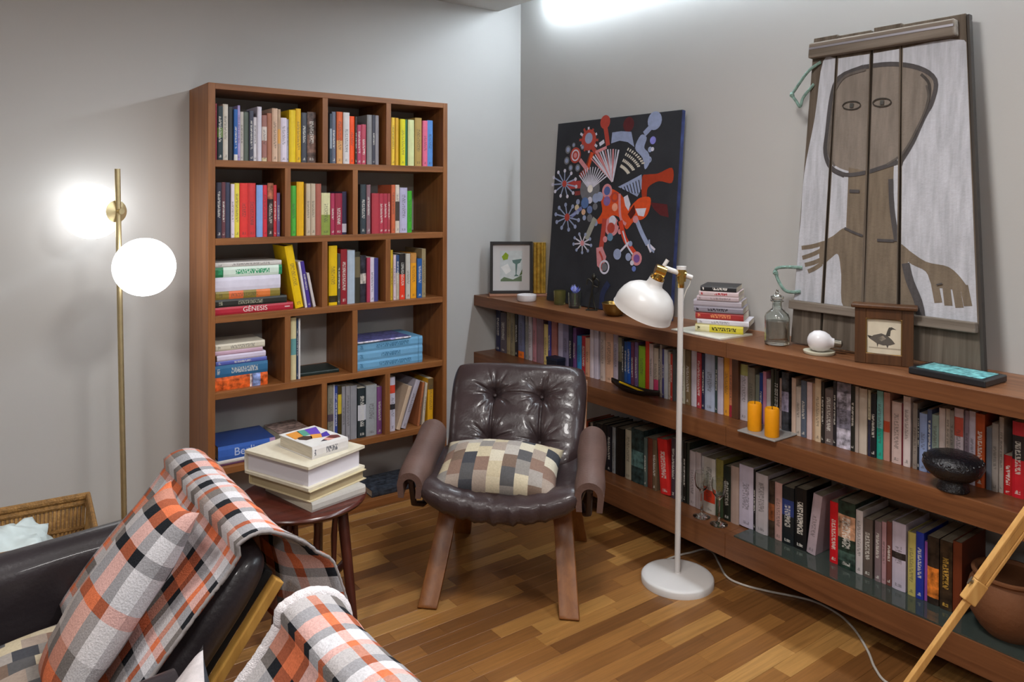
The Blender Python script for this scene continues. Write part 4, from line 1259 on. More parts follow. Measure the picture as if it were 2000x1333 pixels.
ROW_NAME = {'fifth row right leaning': 'fifth row right'}
for comp, zb, rows in BOOK_ROWS:
    wall = 'wall' in comp
    for i, e in enumerate(rows):
        x, t, h, lean, c, hexc = e[:6]
        op = dict(e[6]) if len(e) > 6 else {}
        k = i + 1
        if 'sign' in op:
            t = 0.058
        if not wall:
            if comp == 'fifth row right leaning':
                lab = '%s tilted book, %s of five leaning in bookcase\'s fifth row right compartment' % (c, nth(k))
            elif comp == 'third row left':
                lab = '%s tilted book, %s of four leaning beside stack in bookcase\'s third row' % (c, nth(k))
            elif comp == 'fifth row right':
                lab = 'white upright book at left end of bookcase\'s fifth row right compartment'
            else:
                lab = '%s book, %s from left in bookcase\'s %s compartment' % (c, nth(k), comp)
            grp = 'books in the tall bookcase'
            dep = brnd.uniform(0.15, 0.19)
            org = (x, -0.285 + (brnd.uniform(0, 0.008) if not lean else 0), zb)
            rz = 0.0
            if 'fifth' in comp and lean:
                dep = 0.2
        else:
            pv = rows[i - 1][4] if i else None
            nm = {'upper wall shelf left': 'upper wall shelf left of upright', 'upper wall shelf right': 'upper wall shelf right of upright', 'lower wall shelf': 'lowest wall shelf'}[comp]
            lab = '%s book%s, %s from left, %s' % (c, (' beside %s one' % pv) if pv else '', nth(k), nm)
            if len(lab.split()) > 16:
                lab = '%s book, %s from left, %s' % (c, nth(k), nm)
            grp = 'books on the wall shelves'
            low = comp == 'lower wall shelf'
            dep = brnd.uniform(0.165, 0.195) if low else brnd.uniform(0.14, 0.19)
            fx = (-0.235 if low else -0.215) + (brnd.uniform(0, 0.006) if not lean else 0)
            zz = zb
            if low:
                zz = WL1 + 0.0059 if x < -1.855 else (WL1 if x - t > -1.855 else WL1 + 0.0059)
                h -= (zz - 0.203) if zz < 0.203 else 0
            org = (fx, x, zz)
            rz = -math.pi / 2
        if c in ('dark brown', 'dark teal', 'black and white', 'black and orange', 'charcoal and lilac') or (c == 'dark green' and t > 0.05):
            op['pic'] = True
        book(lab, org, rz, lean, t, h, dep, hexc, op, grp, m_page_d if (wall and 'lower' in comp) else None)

# books lying flat -------------------------------------------------
BIN = BX0 + 0.0325
z = ZS[2]
for i, (c, hc, dx, L, t, dep, op) in enumerate([
        ('red', '#b02a3c', 0.004, 0.352, 0.033, 0.25, dict()), ('black', '#2c2c28', 0.004, 0.322, 0.034, 0.24, dict(ink='#8a8a78')),
        ('olive and orange', '#8a7a36', 0.006, 0.288, 0.035, 0.22, dict(k=[(.2, .42, '#d86a3c'), (.62, .84, '#d8783c')])),
        ('thick white', '#d8d4e4', 0.004, 0.292, 0.062, 0.22, dict()), ('white and green', '#d2e2d6', 0.003, 0.300, 0.044, 0.22, dict(k=[(0, .12, '#2c7a50'), (.95, 1, '#2c8a5c')], ink='#3c9a6c')),
        ('pale grey', '#ccc8c4', 0.003, 0.298, 0.02, 0.22, dict())]):
    o = book('%s book lying flat, %s from bottom of stack in bookcase\'s third row' % (c, nth(i + 1)), (BIN + dx, -0.288, z), 0, 90, t, L, dep, hc, op,
             'books lying in the bookcase', title=(i not in (0, 3)), hard=True)
    if i == 0:
        m_wt = mat('white_print', '#e6dcd8', 0.6)
        # text faces the room: local z runs along the spine, local x points down
        M0 = Matrix(((0, -1, 0, t / 2), (0, 0, -1, -0.0034), (1, 0, 0, L * 0.5), (0, 0, 0, 1)))
        text_mesh('title_lettering', 'GÊNESIS', 0.030, m_wt, o, M0)
        M1 = Matrix(((0, -1, 0, t / 2), (0, 0, -1, -0.0034), (1, 0, 0, L * 0.92), (0, 0, 0, 1)))
        text_mesh('publisher_mark', '▬▬', 0.012, m_wt, o, M1)
    z += t + 0.0006
z = ZS[3]
for i, (c, hc, dx, L, t, dep, op) in enumerate([
        ('orange', '#d25c26', 0.002, 0.235, 0.058, 0.20, dict(pic=True, k=[(.66, .69, '#e0dcd8'), (.7, .86, '#8494c4')], ink='#f0a040')),
        ('teal blue', '#346a94', 0.002, 0.235, 0.052, 0.20, dict()), ('indigo', '#5660ae', 0.008, 0.225, 0.018, 0.19, dict()),
        ('white', '#d2c8de', 0.012, 0.216, 0.026, 0.18, dict()), ('pinkish', '#c8a6ba', 0.004, 0.21, 0.018, 0.18, dict()), ('cream', '#d4ccba', 0.006, 0.218, 0.030, 0.18, dict())]):
    book('%s book lying flat, %s from bottom of stack in bookcase\'s fourth row' % (c, nth(i + 1)), (BIN + dx, -0.288, z), 0, 90, t, L, dep, hc, op,
         'books lying in the bookcase', title=i not in (0,), hard=i < 2)
    z += t + 0.0006
z = ZS[3]
for i in range(3):
    book('pale blue boxed volume lying flat in bookcase, %s of the three' % ['bottom', 'middle', 'top'][i], (-1.231, -0.29, z), 0, 90, 0.045, 0.372, 0.24, ['#6fa6cc', '#74aad0', '#6fa6cc'][i],
         dict(k=[(.93, .94, '#4a7a9c')], ink='#4a7c9e'), 'pale blue boxed volumes', hard=True)
    z += 0.0456
book('purple and white magazine lying on the pale blue boxed volumes', (-1.231, -0.305, z), R(1), 90, 0.008, 0.30, 0.21, '#d8d4e2', dict(side='#5c5c92', k=[(.4, .7, '#a8a0d0')], pic=True), title=False, hard=False, name='magazine')
tag(bpy.data.objects['magazine'], 'purple and white magazine lying on the pale blue boxed volumes', 'magazine')
book('black flat book lying on the otherwise empty fourth row middle compartment', (-1.525, -0.24, ZS[3]), R(-3), 90, 0.016, 0.22, 0.16, '#1c2a28', {}, title=False)
z = ZS[4]
for i, (c, hc, L, t, op) in enumerate([('thin purple', '#5a3450', 0.30, 0.009, {}), ('thin white', '#cfcbc6', 0.30, 0.015, {}), ('thick blue', '#3a62b4', 0.255, 0.062, dict(side='#2a4684', k=[(.9, 1, '#b090b0')]))]):
    o = book('%s book lying flat at the left of bookcase\'s fifth row' % c, (BIN + 0.004 + (0.012 if i == 2 else 0), -0.292, z), 0, 90, t, L, 0.22, hc, op, 'books lying in the bookcase', title=False, hard=True)
    if i == 2:
        M0 = Matrix(((0, -1, 0, t * 0.55), (0, 0, -1, -0.0034), (1, 0, 0, L * 0.5), (0, 0, 0, 1)))
        text_mesh('title_lettering', 'Berlin', 0.05, mat('pale_blue_print', '#b8c4e0', 0.6), o, M0)
    z += t + 0.0006
book('mottled black, red and white picture book lying beside the blue one', (-1.585, -0.215, ZS[4]), R(4), 90, 0.07, 0.155, 0.19, '#98827c', dict(pic=True, side='#a08880'), title=False)
book('dark picture book lying on the bookcase floor behind the armchair', (-1.14, -0.28, 0.036), R(-2), 90, 0.035, 0.25, 0.2, '#343a44', dict(pic=True, side='#3a424e'), title=False)

# stack on the top wall shelf
mg = book('white leaflet lying under the stack of books on the wall shelf', (-0.305, -1.495, WT1), R(-93), 90, 0.006, 0.275, 0.2, '#d2cfc8', dict(side='#c9c6b8'), title=False, hard=False, name='leaflet')
tag(mg, 'white leaflet lying under the stack of books on the wall shelf', 'leaflet')
z = WT1 + 0.0068
for i, (c, hc, L, t, dx, dy, op) in enumerate([
        ('yellow', '#d0c23a', 0.2, 0.031, 0, 0, dict(k=[(0, .3, '#dcd4a8')], ink='#4a4410')), ('white', '#d0ccd4', 0.215, 0.022, 0.008, -0.004, {}),
        ('dark red', '#a03030', 0.2, 0.030, 0.004, 0.002, dict(ink='#d88a5c')), ('dark grey', '#8a8490', 0.205, 0.024, -0.004, 0.004, dict(ink='#302c34')),
        ('grey lilac', '#aca4ae', 0.20, 0.026, -0.002, 0.008, {}), ('pinkish', '#bcaab0', 0.175, 0.018, 0.0, -0.008, {}),
        ('white and red', '#ccb8bc', 0.165, 0.020, 0.004, -0.016, dict(ink='#a83038')), ('black lettered', '#26262a', 0.15, 0.022, 0.006, -0.022, dict(ink='#d8d4d0'))]):
    book('%s book, %s from bottom of the stack on top of the wall shelves' % (c, nth(i + 1)), (-0.262 + dx, -1.592 + dy, z), R(-62), 90, t, L, 0.155, hc, op, 'stack of books on the top shelf', hard=False)
    z += t + 0.0006
# two more beyond the pot and one reddish on the lower shelf
for i, (c, hc, y) in enumerate([('grey-green', '#7c8478', -2.93), ('sage', '#8a948a', -2.975), ('pale grey', '#9a9c98', -3.01)]):
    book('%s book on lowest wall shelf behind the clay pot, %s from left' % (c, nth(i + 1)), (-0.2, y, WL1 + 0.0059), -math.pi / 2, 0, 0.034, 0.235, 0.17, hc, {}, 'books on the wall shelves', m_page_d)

# ------------------------------------------------------------------ armchairs
m_leather = mat('brown_leather', '#362a2b', 0.33, spec=0.5, var=0.18, vscale=6, bump=0.12, bscale=90, coat=0.15)
m_leather_b = mat('black_leather', '#2a2528', 0.36, spec=0.5, var=0.15, vscale=6, bump=0.10, bscale=90, coat=0.15)
m_suede = mat('worn_leather_arm', '#5c463f', 0.55, spec=0.4, var=0.15, vscale=9, bump=0.15, bscale=120)
m_bent = wood('bentwood', '#6b3c18', '#875426', 'z', 0.8, rough=0.35)
m_bent_p = wood('pale_bentwood', '#a07436', '#bd9048', 'z', 0.8, rough=0.4)
m_dark = mat('dark_frame', '#2a1a16', 0.5)
m_blk = mat('black_cloth', '#191818', 0.85)


def ribbon(path, x0, x1, th):
    """flat bent strip: path in (y, z), width along x"""
    P = [Vector((0, a, b)) for a, b in path]
    loops = []
    for i, p in enumerate(P):
        d = (P[min(i + 1, len(P) - 1)] - P[max(i - 1, 0)]).normalized()
        n = Vector((0, -d.z, d.y)) * (th / 2)
        loops.append([(x0, p.y - n.y, p.z - n.z), (x1, p.y - n.y, p.z - n.z), (x1, p.y + n.y, p.z + n.z), (x0, p.y + n.y, p.z + n.z)])
    return MB().loft(loops)


BK0, BKD = Vector((0.38, 0.40)), Vector((0.28, 0.37))
BKL = BKD.length
BKU = BKD / BKL
BKN = Vector((-BKU.y, BKU.x))   # towards the sitter


def back_pt(x, s, w):
    """point of the backrest: lateral x, s 0..1 up the slope, w out of it towards the sitter"""
    p = BK0 + BKD * s + BKN * w
    return (x, p.x, p.y)


def sq(a, p):
    return max(0.0, 1 - abs(a) ** p)


def lounge_chair(label, loc, rz, fine, leather, arm_mat, arm_x, arm_y, arm_w, arm_h, arm_z, frame, group, backpanel):
    e = thing('armchair', label, 'armchair', loc, rz, group)
    front = catmull([(0, 0.0, 0.0), (0, 0.055, 0.075), (0, 0.115, 0.165), (0, 0.165, 0.245), (0, 0.185, 0.30), (0, 0.19, 0.34)], 5)
    rear = catmull([(0, 0.66, 0.0), (0, 0.62, 0.10), (0, 0.57, 0.22), (0, 0.55, 0.28), (0, 0.54, 0.34)], 5)
    for s in (-1, 1):
        xs = sorted((s * 0.190, s * 0.264))
        for pth in (front, rear):
            lm = ribbon([(p.y, p.z) for p in pth], xs[0], xs[1], 0.024)
            lm.v = [(v[0] + s * 0.040 * max(0, 1 - v[2] / 0.30), v[1], v[2]) for v in lm.v]
            obj('leg', lm, frame, e, bevel=0.003, smooth=True)
        obj('seat_rail', MB().box(xs[0], xs[1], 0.175, 0.56, 0.340, 0.362), frame, e, bevel=0.003)
        obj('back_frame', ribbon([(0.50, 0.35), (0.51, 0.40)] + [tuple(BK0 + BKD * t + BKN * -0.062) for t in (0.2, 0.5, 0.8, 0.95)],
                                 min(s * 0.272, s * 0.302), max(s * 0.272, s * 0.302), 0.022), frame, e, bevel=0.003)
    # seat cushion: sagging, thick rolled front edge
    NU, NV = 44, 30
    loops = []
    for i in range(NU + 1):
        u = -1 + 2 * i / NU
        k = max(0.06, sq(u, 7) ** 0.5)
        x = 0.325 * u
        sag = 0.075 * u * u
        zc = 0.378 + sag
        lp = []
        for j in range(NV):
            a = 2 * math.pi * j / NV
            ca, sa = math.cos(a), math.sin(a)
            yy = 0.245 + 0.275 * k ** 0.35 * math.copysign(abs(ca) ** 0.55, ca)
            zz = 0.056 * k * math.copysign(abs(sa) ** 0.75, sa)
            if yy < 0.12:
                zz *= 1 + 0.25 * (0.12 - yy) / 0.15
                w = math.sin(u * 31 + yy * 20) * 0.5 + math.sin(u * 53 + 1.3) * 0.35
                yy += 0.008 * w * max(0, 1 - abs(u) ** 2 * 1.4)
                zz += 0.006 * w * max(0, 1 - abs(u) ** 2 * 1.4)
            lp.append((x, yy, zc + zz - 0.03 * math.sin(min(1, max(0, (yy - .05) / .4)) * math.pi) * (1 if sa > 0 else 0.4)))
        loops.append(lp)
    obj('seat', MB().loft(loops), leather, e, smooth='all')
    # tufted back
    btn = [(-0.105, 0.70), (0.105, 0.70), (-0.108, 0.26), (0.108, 0.26)]
    NX, NS = (150, 140) if fine else (48, 44)

    def surf(side):
        def fn(a, b):
            ux, us = -1 + 2 * a, -1 + 2 * b
            # rounded-square outline
            ex = ux * (1 - 0.09 * us * us * us * us)
            es = us * (1 - 0.06 * ux * ux * ux * ux)
            s = 0.5 + 0.53 * es
            x = ex * (0.283 + 0.028 * s)
            edge = (sq(ux, 8) ** 0.5) * (sq(us, 10) ** 0.5)
            w = 0.056 * edge
            if side > 0:
                dent = 0
                for bx, bs in btn:
                    dx, ds = x - bx, (s - bs) * BKL
                    r = math.hypot(dx, ds)
                    an = math.atan2(ds, dx)
                    dent += 0.034 * math.exp(-(r / 0.030) ** 2) + 0.016 * math.exp(-(r / 0.085) ** 2)
                    dent += 0.0062 * (max(0, math.cos(an * 5.5 + bx * 37 + bs * 11)) ** 6 + 0.6 * max(0, math.cos(an * 7.5 + bx * 17)) ** 8) * math.exp(-((r - 0.045) / 0.045) ** 2)
                for bx in (-0.107, 0.107):
                    if 0.2 < s < 0.75:
                        dent += 0.014 * math.exp(-((x - bx) / 0.0045) ** 2) + 0.006 * math.exp(-((x - bx) / 0.022) ** 2)
                if abs(x) < 0.11:
                    dent += 0.008 * math.exp(-((s - 0.70) * BKL / 0.005) ** 2)
                w = w - dent * edge + 0.006 * edge * noise.noise(Vector((x * 11, s * 8, 0)))
                return back_pt(x, s, w)
            return back_pt(x, s, -0.9 * w)
        return fn
    mb = MB().grid(surf(1), NX, NS)
    mb.grid(surf(-1), NX, NS)
    bo = obj('backrest', mb, leather, e, smooth='all', weld=True)
    for bx, bs in btn:
        p = back_pt(bx, bs, 0.006)
        bmb = MB().lathe([(0.0005, 0.004), (0.006, 0.003), (0.009, 0), (0.009, -0.004)], 12)
        b = obj('button', bmb, leather, bo, smooth=True)
        b.location = p
        b.rotation_euler = (math.atan2(BKD.y, BKD.x) , 0, 0)
    if backpanel:
        obj('back_panel', MB().loft([[back_pt(x, s, w) for x, w in ((-0.25, -0.045), (0.25, -0.045), (0.25, -0.066), (-0.25, -0.066))] for s in (0.05, 0.5, 0.95)]), m_blk, e, bevel=0.004)
    # padded arms draped over a rail
    for s in (-1, 1):
        y0, y1 = arm_y[0], arm_y[1 if s < 0 else -1]
        loops = []
        N = 16
        for i in range(15):
            f = i / 14
            yy = y0 + (y1 - y0) * f
            zt = arm_z[0] + (arm_z[1] - arm_z[0]) * f - 0.012 * (1 - min(1, f * 8)) ** 2
            wo = arm_w / 2 * (1 + 0.05 * math.sin(f * 9 + s)) * (0.92 + 0.08 * min(1, f * 6))
            ho = arm_h * (1 + 0.10 * math.sin(f * 5 + s))
            ou, inn = [], []
            for k in range(N + 1):
                a = math.pi * (k / N * 1.30 - 0.15)
                cx, sz = math.cos(a), math.sin(a)
                zz = wo * sz if sz > 0 else ho * sz * 1.6
                cw = cx if sz > 0 else math.copysign(1 - 0.25 * abs(sz), cx)
                ou.append((s * arm_x + wo * cw, yy, zt - wo + zz))
                inn.append((s * arm_x + (wo - 0.024) * cw, yy, zt - wo + (zz * (wo - 0.024) / wo if sz > 0 else zz)))
            loops.append(ou + inn[::-1])
        mb = MB().loft(loops, cap=False)
        n = 2 * (N + 1)
        for base in (0, 14 * n):
            fs = [(base + k, base + k + 1, base + n - 2 - k, base + n - 1 - k) for k in range(N)]
            mb.f += fs if base else [tuple(reversed(q)) for q in fs]
        obj('arm_pad', mb, arm_mat, e, smooth=True)
        zr0, zr1 = arm_z[0] - 0.055, arm_z[1] - 0.055
        obj('arm_rail', MB().loft([[(s * arm_x - 0.013, y0 + 0.012 + (y1 - y0 - 0.02) * f, zr0 + (zr1 - zr0) * f + a) for a in (0,)] +
                                   [(s * arm_x + 0.013, y0 + 0.012 + (y1 - y0 - 0.02) * f, zr0 + (zr1 - zr0) * f),
                                    (s * arm_x + 0.013, y0 + 0.012 + (y1 - y0 - 0.02) * f, zr0 + (zr1 - zr0) * f + 0.03),
                                    (s * arm_x - 0.013, y0 + 0.012 + (y1 - y0 - 0.02) * f, zr0 + (zr1 - zr0) * f + 0.03)] for f in (0, 0.5, 1)]), m_dark, e, bevel=0.003)
        obj('arm_support', MB().tube([(s * arm_x, y0 + 0.022, zr0 + 0.01), (s * (arm_x - 0.004), y0 + 0.05, zr0 - 0.09), (s * (arm_x - 0.02), y0 + 0.12, 0.345), (s * 0.29, 0.24, 0.348)],
                                     [0.013, 0.012, 0.012, 0.011], 8), m_dark, e, smooth=True)
    return e


ROT_C = -0.780
chair_c = lounge_chair('brown tufted leather lounge armchair with bentwood legs in the middle of the room', (-1.216, -1.466, 0), ROT_C, True, m_leather, m_suede,
                       0.337, (0.0, 0.37), 0.112, 0.07, (0.520, 0.605), m_bent, 'leather lounge armchairs', False)
chair_a = lounge_chair('black leather lounge armchair under a plaid throw beside the round table', (-2.97, -1.83, 0), -math.pi / 2, False, m_leather_b, m_leather_b,
                       0.405, (0.02, 0.60, 0.46), 0.125, 0.26, (0.620, 0.655), m_bent_p, 'leather lounge armchairs', True)
chair_b = lounge_chair('black leather lounge armchair nearest the camera, its back under a plaid throw', (-2.99, -2.77, 0), -math.pi / 2, False, m_leather_b, m_leather_b,
                       0.365, (0.02, 0.50), 0.11, 0.07, (0.60, 0.65), m_bent_p, 'leather lounge armchairs', True)


# ------------------------------------------------------------------ cushions
def pillow(w, h, t, nx, ny, colfn, pinch=0.10, seed=0):
    mb = MB()
    for side in (1, -1):
        def fn(a, b, side=side):
            u, v = -1 + 2 * a, -1 + 2 * b
            x = u * (1 - pinch * (1 - v * v) * abs(u) ** 3 * 0.8) * w / 2
            z = v * (1 - pinch * (1 - u * u) * abs(v) ** 3 * 0.8) * h / 2
            k = (sq(u, 2.2) ** 0.55) * (sq(v, 2.2) ** 0.55)
            y = side * (t / 2 * k + 0.006 * k * noise.noise(Vector((u * 2.3 + seed, v * 2.3, side))))
            return (x, y, z)
        mb.grid(fn, nx, ny, (lambda a, b, side=side: colfn(a, b, side)) if colfn else None)
    return mb


PATCH = [hx(c) for c in ('#b9ae96', '#a59e96', '#827d78', '#7e665a', '#95877c', '#404146', '#beb5a2', '#b3a68c', '#6e5c50', '#938c86', '#525152')]


def patch_fn(cols, rows, seed):
    rr = random.Random(seed)
    tab = {}

    def fn(a, b, side):
        c = min(cols - 1, int(a * cols))
        r = int(b * rows + 0.37 * c) % (rows + 3)
        key = (c, r, side)
        if key not in tab:
            near = [tab.get((c - 1, r, side)), tab.get((c, r - 1, side)), tab.get((c - 1, r - 1, side))]
            ch = [p for p in PATCH if p not in near]
            tab[key] = rr.choice(ch)
        return tab[key]
    return fn


m_patch = vcol_mat('patchwork_fabric', 0.85, 0.15, var=0.10, vscale=160, bump=0.12, bscale=500)
cu = obj('cushion', pillow(0.48, 0.30, 0.175, 45, 30, patch_fn(9, 5, 4), 0.06), m_patch, smooth='all', weld=True)
tag(cu, 'beige, grey and brown patchwork cushion on the brown leather armchair', 'cushion', 'patchwork cushions')
Mc = Matrix.Translation(chair_c.location) @ Matrix.Rotation(ROT_C, 4, 'Z')
cu.matrix_world = Mc @ Matrix.Translation((-0.022, 0.175, 0.478)) @ Matrix.Rotation(R(-73), 4, 'X') @ Matrix.Rotation(R(2), 4, 'Y')
Ma = Matrix.Translation(chair_a.location) @ Matrix.Rotation(-math.pi / 2, 4, 'Z')
Mb_ = Matrix.Translation(chair_b.location) @ Matrix.Rotation(-math.pi / 2, 4, 'Z')
cu2 = obj('cushion', pillow(0.44, 0.40, 0.13, 45, 40, patch_fn(9, 8, 9)), m_patch, smooth='all', weld=True)
tag(cu2, 'beige and grey patchwork cushion lying on the black armchair\'s seat', 'cushion', 'patchwork cushions')
cu2.matrix_world = Ma @ Matrix.Translation((0.0, 0.20, 0.475)) @ Matrix.Rotation(R(-80), 4, 'X')
cu3 = obj('cushion', pillow(0.40, 0.40, 0.13, 30, 30, lambda a, b, s: hx('#b4acac') if s > 0 else hx('#34363c')), vcol_mat('two_tone_linen', 0.9, 0.1, var=0.1, vscale=80, bump=0.1, bscale=400), smooth='all', weld=True)
tag(cu3, 'grey cushion with charcoal back leaning on the nearest armchair', 'cushion')
cn, cd_ = Vector((-0.13, -0.87, 0.53)).normalized(), Vector((-0.6, 0.54, 0.58))
cd_ = (cd_ - cn * cd_.dot(cn)).normalized()
ce = cn.cross(cd_)
cx_, cz_ = (cd_ - ce).normalized(), (cd_ + ce).normalized()
cx_ = cn.cross(cz_)
cu3.matrix_world = Mb_ @ Matrix(((cx_.x, cn.x, cz_.x, -0.215), (cx_.y, cn.y, cz_.y, 0.355), (cx_.z, cn.z, cz_.z, 0.595), (0, 0, 0, 1)))


# ------------------------------------------------------------------ plaid throws
def plaid_mat(name, seq_u, seq_v):
    m, t, b = nt(name)
    uv = t.nodes.new('ShaderNodeUVMap')
    uv.uv_map = 'UVMap'
    sep = t.nodes.new('ShaderNodeSeparateXYZ')
    t.links.new(uv.outputs[0], sep.inputs[0])
    outs = []
    for k, seq in (('X', seq_u), ('Y', seq_v)):
        tot = sum(w for w, c in seq)
        dv = t.nodes.new('ShaderNodeMath')
        dv.operation = 'DIVIDE'
        dv.inputs[1].default_value = tot
        t.links.new(sep.outputs[k], dv.inputs[0])
        fr = t.nodes.new('ShaderNodeMath')
        fr.operation = 'FRACT'
        t.links.new(dv.outputs[0], fr.inputs[0])
        r = t.nodes.new('ShaderNodeValToRGB')
        r.color_ramp.interpolation = 'CONSTANT'
        e = r.color_ramp.elements
        acc = 0
        for i, (w, c) in enumerate(seq):
            if i == 0:
                x = e[0]
            elif i == 1:
                x = e[1]
            else:
                x = e.new(acc / tot)
            x.position = acc / tot
            x.color = hx(c)
            acc += w
        t.links.new(fr.outputs[0], r.inputs['Fac'])
        outs.append(r.outputs['Color'])
    mx = t.nodes.new('ShaderNodeMixRGB')
    mx.inputs['Fac'].default_value = 0.5
    t.links.new(outs[0], mx.inputs['Color1'])
    t.links.new(outs[1], mx.inputs['Color2'])
    tc = t.nodes.new('ShaderNodeTexCoord')
    n = t.nodes.new('ShaderNodeTexNoise')
    n.inputs['Scale'].default_value = 260
    t.links.new(tc.outputs['Object'], n.inputs['Vector'])
    mr = t.nodes.new('ShaderNodeMapRange')
    mr.inputs['To Min'].default_value = 0.7
    mr.inputs['To Max'].default_value = 1.25
    t.links.new(n.outputs['Fac'], mr.inputs['Value'])
    m2 = t.nodes.new('ShaderNodeMixRGB')
    m2.blend_type = 'MULTIPLY'
    m2.inputs['Fac'].default_value = 1
    t.links.new(mx.outputs[0], m2.inputs['Color1'])
    t.links.new(mr.outputs[0], m2.inputs['Color2'])
    t.links.new(m2.outputs[0], b.inputs['Base Color'])
    b.inputs['Roughness'].default_value = 0.95
    sock(b, 'Specular IOR Level', 'Specular').default_value = 0.08
    bp = t.nodes.new('ShaderNodeBump')
    bp.inputs['Strength'].default_value = 0.35
    bp.inputs['Distance'].default_value = 0.004
    t.links.new(n.outputs['Fac'], bp.inputs['Height'])
    t.links.new(bp.outputs['Normal'], b.inputs['Normal'])
    return m


PO, PC, PWH, PT = '#d0714c', '#202226', '#c8c6ca', '#948b86'
SEQ = [(.042, PWH), (.026, PC), (.048, PO), (.022, PC), (.046, PWH), (.018, PO), (.032, PWH), (.028, PC), (.030, PWH), (.016, PO), (.034, PT)]
SEQ2 = [(.040, PWH), (.020, PO), (.040, PT), (.030, PC), (.032, PWH), (.024, PO), (.046, PT), (.034, PC), (.044, PO), (.024, PC)]
m_plaid = plaid_mat('plaid_wool', SEQ, SEQ2)
m_plaid_n = plaid_mat('plaid_wool_wide', [(w * 0.9, c) for w, c in SEQ2], [(w * 0.9, c) for w, c in SEQ])
m_fleece = mat('white_fleece', '#dcd6d8', 1.0, spec=0.05, var=0.08, vscale=150, bump=0.5, bscale=350)


def drape(label, M, x0, x1, s_front, z_back, mt, fr, seed, back_out=0.0, side_drop=0.0, curl=0.0, edge=None):
    """throw laid over a backrest: profile in the chair's (y, z)"""
    prof = []
    for s in [s_front + (0.97 - s_front) * k / 18 for k in range(19)]:
        prof.append(BK0 + BKD * s + BKN * (0.066 + 0.012 * math.sin(s * 5)))
    c = BK0 + BKD * 0.97
    for k in range(1, 12):
        a = math.pi * k / 12 * 0.93
        prof.append(c + BKN * (0.072 * math.cos(a)) + BKU * (0.072 * math.sin(a)))
    top = prof[-1]
    nb = 14
    for k in range(1, nb + 1):
        f = k / nb
        prof.append(Vector((top.x + back_out * math.sin(f * 1.6) + 0.012 * f, top.y + (z_back - top.y) * f)))
    L = [0]
    for a, b in zip(prof, prof[1:]):
        L.append(L[-1] + (b - a).length)
    NP = len(prof) - 1
    NX = 46

    def fn(a, b):
        j = min(NP, int(round(b * NP)))
        p = prof[j]
        x = x0 + (x1 - x0) * a
        q = prof[min(NP, j + 1)] - prof[max(0, j - 1)]
        q.normalize()
        n = Vector((-q.y, q.x))
        bw = 0.007 * noise.noise(Vector((x * 7 + seed, L[j] * 5, seed))) + 0.004 * noise.noise(Vector((x * 19, L[j] * 13, seed)))
        hang = max(0, (j - 30) / (NP - 30)) if NP > 30 else 0
        bw += 0.022 * hang * math.sin(x * 16 + seed)
        p = p + n * bw
        # lower corners swing a little outwards
        xx = x + 0.02 * hang * (a - .5) + 0.012 * noise.noise(Vector((L[j] * 4, seed, a * 2)))
        if curl and j > 24:
            g = min(1.0, (j - 24) / 8.0)
            g = g * g * (3 - 2 * g)
            t_ = max(0.0, (a - 0.80) / 0.20)
            p = p + Vector((curl * g * t_ * t_ * 1.2, 0.0))
            xx -= 0.025 * g * t_
        drop = side_drop * (max(0, abs(2 * a - 1) - 0.86) / 0.14) ** 2
        return (xx, p.x, p.y - drop)
    mb = MB().grid(fn, NX, NP)
    mb.uv = [((x0 + (x1 - x0) * (i % (NX + 1)) / NX) + 2.0, L[i // (NX + 1)]) for i in range(len(mb.v))]
    o = obj('throw_blanket', mb, mt, smooth='all', fixn=False)
    sd = o.modifiers.new('thickness', 'SOLIDIFY')
    sd.thickness = 0.012
    sd.offset = 0.0
    tag(o, label, 'blanket', 'plaid throws')
    # fleece border around the throw
    W = NX + 1
    per = [i for i in range(W)] + [j * W + NX for j in range(1, NP + 1)] + [NP * W + i for i in range(NX - 1, -1, -1)] + [j * W for j in range(NP - 1, 0, -1)]
    rr = random.Random(seed)
    pts = [Vector(mb.v[i]) for i in per]
    dense = []
    for a, b in zip(pts, pts[1:] + pts[:1]):
        k = max(1, int((b - a).length / 0.004))
        dense += [a.lerp(b, i / k) + Vector((rr.uniform(-1, 1), rr.uniform(-1, 1), rr.uniform(-1, 1))) * 0.0007 for i in range(k)]
    obj('fleece_border', MB().tube(dense, [fr * rr.uniform(0.95, 1.06) for _ in dense], 9, closed=True), edge or m_fleece, o, smooth='all', fixn=False)
    o.matrix_world = M
    return o


drape('orange, white and charcoal plaid throw over the armchair beside the round table', Ma, -0.345, 0.300, 0.12, 0.56, m_plaid, 0.0042, 3, 0.02, 0.0, 0.075, mat('grey_wool_hem', '#8d8786', 1.0, spec=0.05))
drape('orange, grey and charcoal plaid throw with white fleece border, nearest the camera', Mb_, -0.335, 0.36, 0.10, 0.50, m_plaid_n, 0.014, 8, 0.0)

# plaid cushion leaning against the draped back
pc_mb = pillow(0.25, 0.46, 0.12, 30, 40, None, 0.12, 5)
pc_mb.uv = [(v[0] + 1.11, v[2] + 1.3) for v in pc_mb.v]
pc = obj('cushion', pc_mb, plaid_mat('plaid_cushion_wool', [(w * 1.2, c) for w, c in SEQ2], [(w * 1.5, c) for w, c in [(.05, PWH), (.02, PC), (.03, PWH), (.02, PC), (.07, PO), (.03, PT), (.05, '#c8c0be'), (.02, PO)]]), smooth='all')
tag(pc, 'plaid cushion leaning upright against the throw on the black armchair', 'cushion')
pc.matrix_world = Ma @ Matrix.Translation((0.115, 0.405, 0.695)) @ Matrix.Rotation(R(-37), 4, 'X') @ Matrix.Rotation(R(0), 4, 'Y')

